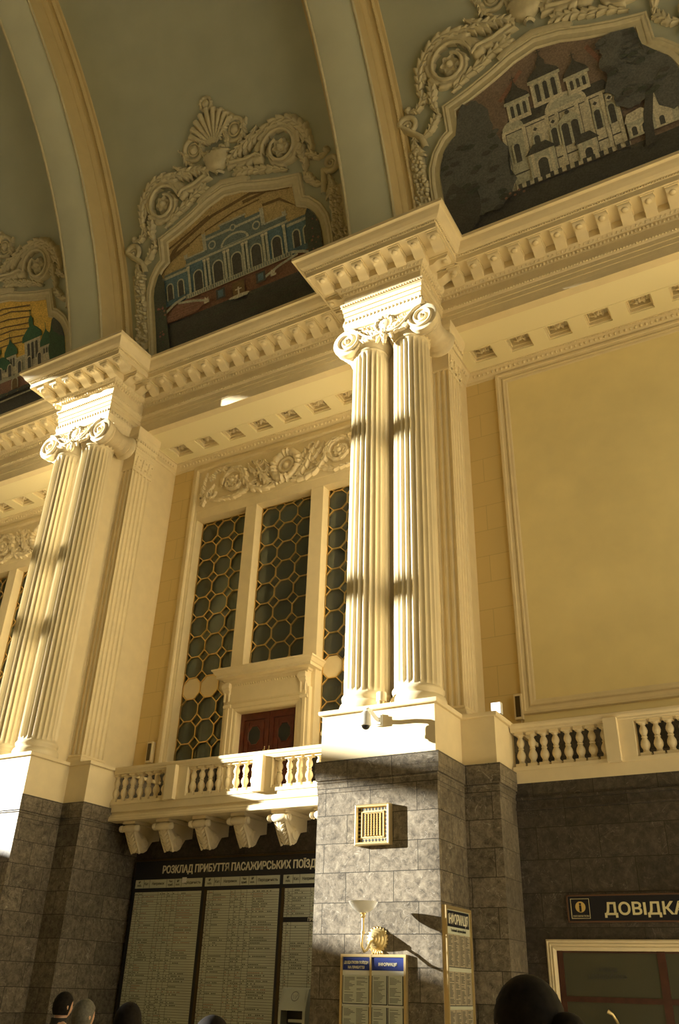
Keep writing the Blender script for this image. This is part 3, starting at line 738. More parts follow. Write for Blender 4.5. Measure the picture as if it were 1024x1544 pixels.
        ring(rf, fn, 0.05, .02, .46, .13, .1, 40, 22); ring(rf, fn, .05, .02, .24, .06, .1, 30); bump(rf, fn, .05, .02, .13, .12)
        ring(rf, fn, .05, .02, .33, .03, .05, 30)
        rf.build('relief_wreath', M['stucco'], wi, 60)
        for s_ in (-1, 1):
            q = G(); cx = s_ * 1.95
            acan(q, fn, [(s_ * .35, -.58), (s_ * .75, -.62), (s_ * 1.15, -.50), (s_ * 1.45, -.15)] + spiral(cx, 0, .52, .40, .55, PI if s_ > 0 else 0, -s_, 24)[2:], .13, .15, 12, .6)
            acan(q, fn, spiral(cx, 0, .44, .20, 1.0, PI / 2, s_, 30), .10, .13, 8, .5)
            rosette(q, fn, cx, 0.0, .22, .13, 8)
            q.build('relief_scroll', M['stucco'], wi, 60)
            q = G()
            acan(q, fn, [(s_ * .5, -.52), (s_ * .80, -.15), (s_ * 1.0, .30), (s_ * 1.25, .55)], .17, .16, 6)
            acan(q, fn, [(s_ * .65, -.3), (s_ * .62, .1), (s_ * .75, .45)], .13, .14, 5)
            acan(q, fn, [(s_ * .95, -.05), (s_ * 1.3, .25), (s_ * 1.4, .5)], .12, .12, 4)
            acan(q, fn, [(s_ * 1.3, -.42), (s_ * 1.8, -.62), (s_ * 2.5, -.58), (s_ * 3.0, -.45)], .11, .13, 9)
            acan(q, fn, [(s_ * 2.2, .52), (s_ * 2.6, .58), (s_ * 2.95, .35)], .11, .12, 5)
            acan(q, fn, [(s_ * 3.1, -.6), (s_ * 2.9, -.2), (s_ * 2.65, .1)], .12, .13, 5)
            acan(q, fn, [(s_ * 3.15, -.3), (s_ * 3.12, .2), (s_ * 3.0, .6)], .10, .12, 6)
            acan(q, fn, spiral(s_ * 2.85, -.25, .24, .06, 1.2, 0, s_, 20), .08, .11, 5)
            acan(q, fn, spiral(s_ * 1.05, -.38, .20, .05, 1.2, PI / 2, -s_, 20), .08, .11, 5)
            acan(q, fn, spiral(s_ * .95, .42, .18, .05, 1.2, 0, s_, 20), .07, .10, 4)
            for k in range(9): bump(q, fn, s_ * (2.72 + .07 * (k % 3)), .32 + .08 * (k // 3) - .03 * (k % 3), .045, .09)
            for k in range(10): bump(q, fn, s_ * (.12 + .13 * (k % 5)), -.56 + .09 * (k // 5), .05, .08)
            q.build('relief_leaves', M['stucco'], wi, 60)
        # panes, lattice and the blank octagons
        P = .637; sz0 = 13.84; hd = P * .2929
        for li, (a, b, z0, z1) in enumerate(((wx0 + .03, m0[0], 5.5, wz1), (m0[1], m1[0], 9.2, wz1), (m1[1], wx1 - .03, 5.5, wz1))):
            yp = YW + .33; P = (b - a) / 3; sx0 = a; hd = P * .2929
            G().box(a, b, yp + .03, yp + .045, z0, z1).build('pane', M['glass'], wi)
            g = G(); bl = G(); wd = .0125
            def seg(p, q):
                # clip to the light
                t0, t1 = 0, 1; dx, dz = q[0] - p[0], q[1] - p[1]
                for pp, qq in ((-dx, p[0] - a), (dx, b - p[0]), (-dz, p[1] - z0), (dz, z1 - p[1])):
                    if abs(pp) < 1e-9:
                        if qq < 0: return
                    else:
                        r = qq / pp
                        if pp < 0: t0 = max(t0, r)
                        else: t1 = min(t1, r)
                if t1 - t0 < .02: return
                p2 = (p[0] + dx * t0, p[1] + dz * t0); q2 = (p[0] + dx * t1, p[1] + dz * t1)
                l = math.hypot(dx, dz); nx, nz = -dz / l * wd, dx / l * wd
                g.prism([(p2[0] + nx, p2[1] + nz), (p2[0] - nx, p2[1] - nz), (q2[0] - nx, q2[1] - nz), (q2[0] + nx, q2[1] + nz)], lambda x, z, h: (x, yp + h, z), -.03, .02)
            i0, i1 = math.floor((a - sx0) / P) - 1, math.ceil((b - sx0) / P) + 1
            for i in range(i0, i1 + 1):
                for j in range(-15, 4):
                    cx, cz = sx0 + i * P, sz0 + j * .637
                    d = [(cx + hd, cz), (cx, cz + hd), (cx - hd, cz), (cx, cz - hd)]
                    for k in range(4): seg(d[k], d[(k + 1) % 4])
                    seg((cx + hd, cz), (cx + P - hd, cz)); seg((cx, cz + hd), (cx, cz + .637 - hd))
                    if j == -8 and li != 1:
                        ox, oz = cx + P / 2, cz + P / 2; r = P / 2 / math.cos(PI / 8) * .95
                        pts = [(ox + r * math.cos(PI / 8 + PI / 4 * k), oz + r * math.sin(PI / 8 + PI / 4 * k)) for k in range(8)]
                        if ox - P * .3 > a and ox + P * .3 < b:
                            bl.prism(pts, lambda x, z, h: (x, yp + h, z), .0, .02)
                    for k in range(4):
                        if a < d[k][0] < b and z0 < d[k][1] < z1: g.lathe([(.0, -.045), (.022, -.04), (.022, .0), (.0, .0)], (d[k][0], yp, d[k][1]), 6, 'y')
            g.box(a, a + .025, yp - .03, yp + .02, z0, z1).box(b - .025, b, yp - .03, yp + .02, z0, z1).box(a, b, yp - .03, yp + .02, z1 - .025, z1)
            g.build('lattice', M['lattice'], wi)
            if bl.v: bl.build('blank_octagons', M['plaster'], wi)
        # the dim room seen through the panes
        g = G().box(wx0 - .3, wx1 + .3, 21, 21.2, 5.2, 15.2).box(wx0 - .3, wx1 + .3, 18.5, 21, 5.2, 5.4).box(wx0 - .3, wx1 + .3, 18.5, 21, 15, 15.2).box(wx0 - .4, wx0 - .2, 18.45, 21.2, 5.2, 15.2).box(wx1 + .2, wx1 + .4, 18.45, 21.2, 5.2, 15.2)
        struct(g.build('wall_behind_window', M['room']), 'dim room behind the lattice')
        for xa, xb, zb in ((wx0 + .02, wx0 + .62, 9.0), (m1[1] + .02, m1[1] + .65, 8.6)):
            g = G(); g.grid([[(xa + (xb - xa) * i / 24, 18.62 + .04 * math.sin(i * 1.6), z) for i in range(25)] for z in (5.45, zb)])
            if bay == 'middle': tag(g.build('curtain', M['curtain'], smooth=60), 'cream curtain behind the lattice, at the ' + ('left edge of the window' if xa < bx else 'right-hand light by the column'), 'curtain', 'curtains behind the window')
            g = G()
        if bay == 'middle':
            g = G(); g.grid([[(wx0 + .75 + 1.15 * i / 60, 18.72 + .03 * math.sin(i * 1.25), z) for i in range(61)] for z in (5.45, 10.4)])
            tag(g.build('curtain', mat('grey_net_curtain', (.13, .14, .11), .8), smooth=60), 'grey pleated curtain behind the lower left lattice', 'curtain', 'curtains behind the window')
        if bay == 'left':
            G().box(m0[0], m1[1], YW, YW + .3, 5.5, 9.25).build('blank_panel', M['plaster'], wi); continue
        # doorway onto the balcony
        dr = thing('balcony_door', 'red-brown panelled double door under a cream hood, opening onto the balcony', 'door', (bx, YW, 5.5))
        dr['kind'] = 'structure'; dr.name = 'door_%d' % (1 + list(BAYS).index(bay)); ORG[dr.name] = Vector((bx, YW, 5.5))
        d0, d1, dz = bx - .96, bx + .90, 8.02
        dc = (d0 + d1) / 2
        g = G(); pr = [(.0, 0), (.0, .30), (.03, .33), (.10, .34), (.12, .37), (.22, .38), (.24, .41), (.33, .41), (.35, .38), (.42, .37), (.45, 0)]
        g.grid([[(x - sx * d, 18.15 - h * .8, z + (d if z == dz else 0)) for d, h in pr] for x, z, sx in ((d0, 5.5, 1), (d0, dz, 1), (d1, dz, -1), (d1, 5.5, -1))])
        g.box(d0 - .44, d1 + .44, 18.0, 18.36, dz + .03, 9.2).box(d0 - .43, d0 - .012, 18.02, 18.36, 5.5, dz + .1).box(d1 + .012, d1 + .43, 18.02, 18.36, 5.5, dz + .1).box(d0 - .012, d1 + .012, 18.30, 18.34, 5.5, dz + .05)
        g.build('door_surround', M['plaster'], dr)
        G().box(d0 - .2, d1 + .2, 17.80, 18.1, 8.28, 8.86).build('hood_frieze', M['plaster'], dr)
        hp = [(d0 - .36, 18.2), (d0 - .36, 17.82), (d1 + .36, 17.82), (d1 + .36, 18.2)]
        G().sweep([(-.3, 8.80), (.02, 8.80), (.03, 8.86), (.06, 8.87), (.08, 8.92), (.22, 8.94), (.22, 9.02), (.25, 9.04), (.30, 9.12), (.33, 9.14), (.33, 9.18), (-.3, 9.18)], hp).box(d0 - .3, d1 + .3, 17.85, 18.36, 8.8, 9.17).build('hood', M['plaster'], dr)
        g = G(); strip(g, [(d0 - .1, 17.80), (d1 + .1, 17.80)], .01, 8.74, .075, (.028, .03, .035), 0, 5, 3); g.build('hood_beading', M['plaster'], dr, 60)
        for x in (d0 - .28, d1 + .28):
            pr = [(.0, 8.8), (.30, 8.8), (.31, 8.70), (.27, 8.60), (.20, 8.52), (.15, 8.42), (.13, 8.30), (.16, 8.22), (.14, 8.14), (.06, 8.10), (0, 8.12)]
            g = G().prism(pr, lambda d, z, h: (x + h, 17.98 - d, z), -.10, .10)
            fn = lambda a, b, h: (x + a, 17.70 + (8.7 - 8.2 - b) * .3 - h, 8.2 + b)
            rtube(g, lambda a, b, h: (x + a, 17.98 - .20 - h, 8.3 + b), [(-.07, .0), (-.07, .45)], .03); rtube(g, lambda a, b, h: (x + a, 17.98 - .20 - h, 8.3 + b), [(.07, .0), (.07, .45)], .03)
            g.lathe([(.0, -.12), (.07, -.12), (.07, .12), (.0, .12)], (x, 17.72, 8.70), 12, 'x'); g.lathe([(.0, -.115), (.05, -.115), (.05, .115), (.0, .115)], (x, 17.84, 8.19), 10, 'x')
            g.build('console', M['stucco'], dr, 45)
        mid = dc
        for s_, a, b in ((-1, d0, mid - .01), (1, mid + .01, d1)):
            y = 18.16; g = G(); g.box(a, b, y, y + .06, 5.5, dz + .02)
            for q0, q1, z0, z1, e in ((a, a + .12, 5.5, dz, 0), (b - .12, b, 5.5, dz, 0), (a, b, dz - .18, dz, .003), (a, b, 6.75, 6.92, .003), (a, b, 5.5, 5.75, .003)): g.box(q0, q1, y - .03 - e, y + .02, z0, z1 + e)
            for q0, q1, z0, z1 in ((a + .17, a + .27, 6.98, 7.78), (b - .27, b - .17, 6.98, 7.78), (a + .32, b - .32, 6.98, 7.04), (a + .2, b - .2, 5.85, 6.65)):
                g.prism([(q0, z0), (q1, z0), (q1, z1), (q0, z1)], lambda x, z, h: (x, y - h, z), 0, .025)
            lf = g.build('door_leaf', M['wood'], dr)
            c = (a + b) / 2; r = .215
            oc = [(c + r * math.cos(PI / 8 + PI / 4 * k), 7.42 + r * 1.25 * math.sin(PI / 8 + PI / 4 * k)) for k in range(8)]
            G().prism(oc, lambda x, z, h: (x, y - h, z), .0, .012).build('octagonal_pane', mat('dark_door_glass', (.03, .035, .035), .1), lf)
            g = G()
            rtube(g, lambda a_, b_, h: (a_, y - h, b_), oc + [oc[0]], .022); g.build('pane_moulding', M['wood'], lf)
            G().lathe([(.0, 0), (.035, 0), (.03, .02), (.016, .03), (.02, .05), (.035, .06), (.03, .09), (.0, .095)][::1], (b - .06 if s_ < 0 else a + .06, y - .12, 6.96), 10, 'y').tube([((b - .06 if s_ < 0 else a + .06), y - .08, z) for z in (6.84, 6.9, 7.08)], .014).build('handle', M['brass'], lf, 50)

# ================================================================== balcony and balustrades
g = G(); bp = [(0, .0), (.085, .0), (.085, .05), (.062, .06), (.055, .075), (.062, .09), (.05, .10), (.058, .13), (.082, .175), (.088, .215), (.078, .26), (.052, .31), (.045, .33), (.058, .34), (.058, .355), (.045, .365), (.05, .39), (.07, .43), (.076, .465), (.066, .51), (.045, .55), (.042, .57), (.055, .58), (.055, .595), (.065, .605), (.08, .615), (.08, .66), (0, .66)]
g.lathe(bp, (0, 0, 0), 20)
g.box(-.098, .098, -.098, .098, -.02, .05); g.box(-.088, .088, -.088, .088, .61, .665)
BAL = g.mesh('baluster', M['plaster'], 45)
def balustrade(root, x0, x1, z0, groups, blocks, y):
    """groups: baluster x positions; blocks: solid pedestals (x0, x1, post x)"""
    for grp in groups:
        for x in grp: inst(BAL, 'baluster', root, (x, y + .14, z0 + .07))
    G().box(x0, x1, y + .0, y + .28, z0 - .02, z0 + .055).build('plinth_rail', M['plaster'], root)
    G().sweep([(-.28, z0 + .73), (.0, z0 + .73), (.0, z0 + .75), (.012, z0 + .765), (.012, z0 + .80), (.03, z0 + .82), (.04, z0 + .845), (.04, z0 + .89), (-.28, z0 + .89)], [(x0, y), (x1, y)]).build('handrail', M['plaster'], root)
    for a, b, p0, p1 in blocks:
        G().box(a, b, y + .005, y + .28, z0 + .05, z0 + .74).build('pedestal', M['plaster'], root)
        g = G(); g.box(p0, p1, y - .13, y + .01, z0 - .02, z0 + .78); g.build('post', M['plaster'], root)
bc = -12.39
by = thing('balcony', 'cream stone balcony with balusters and scrolled brackets above the timetable', 'balcony', (bc, 16.9, 4.45))
x0, x1 = PS1 - S + .0, PS0 - .0
G().box(x0, x1, YB + .10, 18.05, 5.12, 5.52).build('slab', M['plaster'], by)
G().sweep([(-.3, 5.09), (.02, 5.09), (.03, 5.13), (.02, 5.16), (.02, 5.20), (-.015, 5.215), (-.015, 5.25), (-.06, 5.26), (-.05, 5.30), (-.02, 5.31), (-.02, 5.53), (-.3, 5.53)], [(x0, YB), (x1, YB)]).build('fascia', M['plaster'], by)
gr = [[-15.70 + .262 * k for k in range(7)], [-13.26 + .2535 * k for k in range(8)], [-10.79 + .264 * k for k in range(7)]]
balustrade(by, x0, x1, 5.50, gr, [(-14.0, -13.37, -13.92, -13.64), (-11.39, -10.92, -11.37, -11.10)], YB)
for cx in (-15.13, -14.08, -12.98, -11.87, -10.76, -9.65):
    pr = [(17.4, 5.10), (16.42, 5.10), (16.36, 5.05), (16.33, 4.98), (16.36, 4.91), (16.40, 4.90), (16.45, 4.90), (16.50, 4.86), (16.53, 4.76), (16.56, 4.62), (16.63, 4.51), (16.74, 4.44), (16.87, 4.43), (16.98, 4.49), (17.05, 4.60), (17.14, 4.72), (17.4, 4.78)]
    g = G().prism(pr, lambda y, z, h: (cx + h, y, z), -.09, .09)
    g.lathe([(0, -.19), (.07, -.185), (.13, -.165), (.175, -.12), (.20, -.06), (.207, 0), (.20, .06), (.175, .12), (.13, .165), (.07, .185), (0, .19)], (cx, 16.80, 4.635), 24, 'x')
    g.tube([(cx, 16.40, 5.0), (cx, 16.46, 4.93), (cx, 16.54, 4.84), (cx, 16.64, 4.74), (cx, 16.78, 4.66)], [.10, .115, .13, .155, .18], 14)
    g.box(cx - .19, cx + .19, 16.30, 17.4, 5.03, 5.11)
    cb = g.build('bracket', M['plaster'], by)
    g = G()
    g.lathe([(0, -.30), (.05, -.30), (.078, -.275), (.05, -.25), (.085, -.225), (.055, -.20), (.088, -.13), (.088, .13), (.055, .20), (.085, .225), (.05, .25), (.078, .275), (.05, .30), (0, .30)], (cx, 16.36, 4.93), 14, 'x')
    g.build('scroll_roll', M['stucco'], cb, 50)
    fn = lambda a, b, h: (cx + a, 16.40 + b * .40 - h * .8, 4.86 - b * .60 - h * .6)
    g = G(); acan(g, fn, [(0, .0), (0, .35), (0, .72)], .14, .09, 6, .8)
    for s_ in (-1, 1): rtube(g, fn, [(s_ * .13, .0), (s_ * .135, .4), (s_ * .12, .76)], .03)
    for s_ in (-1, 1):
        f2 = lambda a, b, h: (cx + s_ * (.165 + h), 16.80 + a * .8, 4.635 + b * .8)
        rtube(g, f2, spiral(0, 0, .17, .03, 1.6, PI, s_ * 0 + 1, 40), .022)
    g.build('acanthus_leaf', M['stucco'], cb, 60)
rb = thing('balustrade', 'tan balustrade along the foot of the blank panel, above dark marble', 'balustrade', (-1, YB, ZM), )
gr = [[-5.10 + .235 * k for k in range(8)], [-2.73 + .235 * k for k in range(8)], [-.26 + .235 * k for k in range(8)]]
balustrade(rb, PS1, 3.2, 5.46, gr, [(-3.36, -2.87, -3.40, -3.15), (-.99, -.38, -.92, -.66)], YB)
struct(G().box(-16.84, -13.86, 17.90, 18.05, 5.5, 6.80).box(-10.98, -7.92, 17.90, 18.05, 5.5, 6.80).build('dark_band_centre', M['marble_wall']), 'dark band on the wall behind the balcony')  # plain dark band seen through the gaps between the balusters
struct(G().box(-6.38, 2.5, 17.93, 18.05, 5.4, 6.82).build('dark_band_right', M['marble_wall']), 'dark band on the wall behind the right balustrade')  # the same dark band backing the right-hand balusters
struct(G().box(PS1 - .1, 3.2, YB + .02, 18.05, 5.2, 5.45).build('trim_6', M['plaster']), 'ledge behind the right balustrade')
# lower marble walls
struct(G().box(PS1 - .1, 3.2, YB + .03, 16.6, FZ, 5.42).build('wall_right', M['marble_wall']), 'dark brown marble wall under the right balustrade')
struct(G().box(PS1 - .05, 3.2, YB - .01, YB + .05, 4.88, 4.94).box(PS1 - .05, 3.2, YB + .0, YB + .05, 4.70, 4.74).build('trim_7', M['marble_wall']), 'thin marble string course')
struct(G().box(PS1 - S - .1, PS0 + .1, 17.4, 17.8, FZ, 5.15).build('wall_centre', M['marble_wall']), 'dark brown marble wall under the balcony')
# ================================================================== mosaics in moulded frames, and the stucco above them
MC = {'left': -22.85, 'middle': -12.5, 'right': -2.38}
HALF = [(3.16, .45), (3.17, 2.35), (3.12, 2.75), (2.98, 3.08), (2.74, 3.36), (2.44, 3.52), (2.42, 4.22), (1.9, 4.34), (1.2, 4.56), (.62, 4.80), (.0, 4.90)]
INNER = [(-x, s) for x, s in HALF] + HALF[-2::-1]
TOPX = sorted([(x, s) for x, s in INNER[1:-1]], key=lambda p: p[0])
def top_at(x):
    x = max(-3.15, min(3.15, x)); ax = abs(x)
    c = [(3.17, 2.35), (3.12, 2.75), (2.98, 3.08), (2.74, 3.36), (2.43, 3.52), (2.42, 4.22), (1.9, 4.34), (1.2, 4.56), (.62, 4.80), (.0, 4.90)][::-1]
    for p, q in zip(c[:-1], c[1:]):
        if p[0] <= ax <= q[0]: return p[1] + (q[1] - p[1]) * (ax - p[0]) / max(1e-6, q[0] - p[0])
    return 2.35
class Mosaic:
    """Flat inlaid shapes in (x, height) laid on the curved vault; everything is one mesh with a tessera material per colour."""
    def __init__(s, cx):
        s.fn = vault(cx); s.g = G(); s.names = []; s.h = .02
    def mi(s, c):
        if c not in s.names: s.names.append(c)
        return s.names.index(c)
    def ground(s, bands):
        xs_ = [-3.16 + 6.32 * i / 60 for i in range(61)] + [-2.43, -2.42, 2.42, 2.43]; xs_.sort()
        for (sa, sb, c) in bands:
            s.g.mi = s.mi(c)
            for a, b in zip(xs_[:-1], xs_[1:]):
                m = top_at((a + b) / 2); ta, tb = top_at(a + 1e-4), top_at(b - 1e-4)
                n = max(1, int((sb - sa) / .4))
                for k in range(n):
                    u0 = sa + (sb - sa) * k / n; u1 = sa + (sb - sa) * (k + 1) / n
                    q = [(a, min(u0, ta)), (b, min(u0, tb)), (b, min(u1, tb)), (a, min(u1, ta))]
                    if max(q[2][1], q[3][1]) - min(q[0][1], q[1][1]) < 1e-4: continue
                    s.g.add([s.fn(x, y, .012) for x, y in q], [(0, 1, 2, 3)])
    def poly(s, pts, c, lift=None):
        s.h += .0006; h = lift if lift else s.h
        k = s.mi(c)
        bm = bmesh.new()
        f = bm.faces.new([bm.verts.new((p[0], p[1], 0)) for p in pts])
        bmesh.ops.triangulate(bm, faces=[f])
        lo = min(p[1] for p in pts); hi = max(p[1] for p in pts); z = lo + .4
        while z < hi:
            bmesh.ops.bisect_plane(bm, geom=bm.verts[:] + bm.edges[:] + bm.faces[:], plane_co=(0, z, 0), plane_no=(0, 1, 0)); z += .4
        # keep inside the frame
        for px, nx in ((-3.16, -1), (3.16, 1)):
            bmesh.ops.bisect_plane(bm, geom=bm.verts[:] + bm.edges[:] + bm.faces[:], plane_co=(px, 0, 0), plane_no=(nx, 0, 0), clear_outer=True)
        bm.verts.ensure_lookup_table()
        for v in bm.verts: v.index
        bm.verts.index_update(); s.g.mi = k
        s.g.add([s.fn(v.co.x, min(v.co.y, top_at(v.co.x)), h) for v in bm.verts], [[v.index for v in f.verts] for f in bm.faces])
        bm.free()
    def rect(s, x0, x1, a, b, c): s.poly([(x0, a), (x1, a), (x1, b), (x0, b)], c)
    def arch(s, cx, a, b, w, c, rim=None):
        def sh(w, b): return [(cx - w, a), (cx + w, a)] + [(cx + w * math.cos(PI * i / 8), b - w + w * math.sin(PI * i / 8)) for i in range(9)]
        if rim: s.poly(sh(w + .045, b + .05), rim)
        s.poly(sh(w, b), c)
    def disc(s, cx, cy, r, c, n=14, ry=None): s.poly([(cx + r * math.cos(2 * PI * i / n), cy + (ry or r) * math.sin(2 * PI * i / n)) for i in range(n)], c)
    def line(s, pts, w, c):
        o = offset_path(pts, w / 2); p = offset_path(pts, -w / 2)
        for i in range(len(pts) - 1): s.poly([p[i], p[i + 1], o[i + 1], o[i]], c)
    def blob(s, cx, cy, rx, ry, c, seed, n=26, rough=.16):
        r = random.Random(seed); s.poly([(cx + rx * (1 + r.uniform(-rough, rough)) * math.cos(2 * PI * i / n), cy + ry * (1 + r.uniform(-rough, rough)) * math.sin(2 * PI * i / n)) for i in range(n)], c)
    def build(s, root):
        return s.g.build('mosaic_picture', None, root, mats=[T[c] for c in s.names])

def palace(m):
    m.ground([(.45, 1.42, 'dark'), (1.42, 2.1, 'brick'), (2.1, 3.2, 'ochre'), (3.2, 4.95, 'ochre')])
    for a, b in (([(-3, 3.55), (-1.8, 4.05), (-.6, 4.45), (.9, 4.6), (2.3, 4.4)], .10), ([(-2.4, 3.55), (-1.2, 4.0), (.2, 4.25), (1.2, 4.28)], .05), ([(-2.4, 4.0), (-1.5, 4.25), (-.7, 4.5)], .07), ([(.6, 4.42), (1.5, 4.45), (2.3, 4.25)], .12), ([(1.2, 4.05), (1.9, 4.0), (2.5, 3.8)], .09), ([(-2.9, 3.4), (-2.2, 3.7), (-1.6, 3.85)], .12)): m.line(a, b, 'umber')
    m.poly([(-3.16, 1.42), (-3.16, 1.75), (-2.5, 2.02), (-2.5, 1.42)], 'brick'); m.rect(-2.75, 2.9, 2.02, 3.02, 'blue'); m.rect(-2.8, 2.95, 2.98, 3.07, 'stone'); m.rect(-2.7, 2.85, 3.07, 3.15, 'slate')
    m.rect(-1.78, 2.0, 2.02, 3.32, 'blue'); m.rect(-1.85, 2.06, 3.14, 3.22, 'stone'); m.rect(-1.8, 2.02, 3.22, 3.40, 'slate'); m.rect(-1.86, 2.08, 3.38, 3.43, 'stone')
    m.rect(-1.02, 1.25, 2.02, 3.75, 'slate'); m.rect(-1.08, 1.3, 3.14, 3.22, 'stone'); m.rect(-1.06, 1.29, 3.70, 3.78, 'stone'); m.rect(-1.0, 1.22, 3.78, 3.88, 'slate'); m.rect(-.35, .6, 3.78, 4.0, 'slate'); m.rect(-.4, .65, 3.98, 4.04, 'stone')
    for x in (-1.78, -1.0, 1.22, 1.98): m.rect(x - .07, x + .07, 3.4, 3.58 if abs(x) > 1.3 else 4.0, 'stone'); m.disc(x, 3.6 if abs(x) > 1.3 else 4.03, .07, 'ochre')
    m.poly([(-.42, 3.24), (.67, 3.24)] + [(.125 + .545 * math.cos(PI * i / 10), 3.24 + .34 * math.sin(PI * i / 10)) for i in range(11)], 'stone'); m.poly([(-.33, 3.26), (.58, 3.26)] + [(.125 + .455 * math.cos(PI * i / 10), 3.26 + .25 * math.sin(PI * i / 10)) for i in range(11)], 'slate')
    for x in (-.72, .97): m.disc(x, 3.48, .15, 'stone'); m.disc(x, 3.48, .10, 'slate')
    m.disc(.125, 3.75, .12, 'stone'); m.disc(.125, 3.75, .07, 'slate')
    for x in (-.6, .12, .85): m.arch(x, 2.08, 2.86, .17, 'dark', 'stone')
    for x in (-1.38, 1.6): m.arch(x, 2.08, 2.82, .15, 'dark', 'stone')
    for x in (-2.52, -2.08, 2.3, 2.68): m.arch(x, 2.2, 2.75, .10, 'dark', 'stone')
    for x in (-1.72, -1.08, -.93, -.30, -.16, .40, .54, 1.15, 1.28, 1.92): m.rect(x - .045, x + .045, 2.08, 3.05, 'stone'); m.rect(x - .06, x + .06, 3.02, 3.10, 'ivory')
    m.rect(-1.9, 2.1, 1.98, 2.14, 'stone')
    for k in range(46): m.rect(-1.88 + .087 * k, -1.85 + .087 * k, 2.0, 2.11, 'slate')
    m.line([(-3.1, 1.60), (-2.35, 1.98), (-1.9, 2.08)], .09, 'stone'); m.line([(2.1, 2.08), (2.5, 1.95), (3.1, 1.6)], .09, 'stone')
    m.poly([(-2.9, 1.4), (-1.5, 1.4), (-1.0, 1.72), (-1.85, 1.98), (-2.4, 1.85)], 'rose')
    for k in range(4): m.line([(-2.9 + .1 * k, 1.45 + .1 * k), (-1.6 + .1 * k, 1.45 + .085 * k)], .03, 'brick')
    m.line([(-2.2, 1.95), (-1.55, 1.80), (-1.0, 1.62)], .08, 'stone'); m.line([(1.1, 1.62), (1.6, 1.80), (2.3, 1.95)], .08, 'stone')
    for x in (-.55, .95): m.rect(x - .17, x + .17, 1.5, 1.85, 'dark'); m.rect(x - .1, x + .1, 1.56, 1.8, 'blue')
    m.rect(-.1, .35, 1.42, 1.85, 'umber')
    for x in (-1.1, 1.4): m.rect(x - .1, x + .1, 1.55, 1.62, 'ivory'); m.poly([(x - .09, 1.62), (x + .05, 1.62), (x + .09, 1.75), (x + .02, 1.70), (x - .06, 1.78)], 'ivory')
    m.poly([(-.18, 1.28), (.42, 1.28), (.52, 1.36), (-.28, 1.36)], 'stone'); m.disc(.12, 1.36, .38, 'ivory', 16, .05); m.rect(.09, .15, 1.36, 1.66, 'ivory'); m.rect(.0, .24, 1.56, 1.60, 'ivory')
    for s_ in (-1, 1):
        m.poly([(s_ * 2.62, .45), (s_ * 3.16, .45), (s_ * 3.16, 3.2), (s_ * 2.9, 3.4), (s_ * 2.74, 3.1), (s_ * 2.66, 2.4), (s_ * 2.70, 1.6)][::s_], 'tree')
        r = random.Random(s_ + 5)
        for k in range(34): m.disc(s_ * r.uniform(2.72, 3.1), r.uniform(.7, 2.9), r.uniform(.025, .05), r.choice(['pink', 'leaf', 'tree', 'rose']), 6)
    r = random.Random(3)
    for k in range(22): m.blob(r.uniform(-2.4, 2.4), r.uniform(.6, 1.3), .25, .03, 'tree', k)

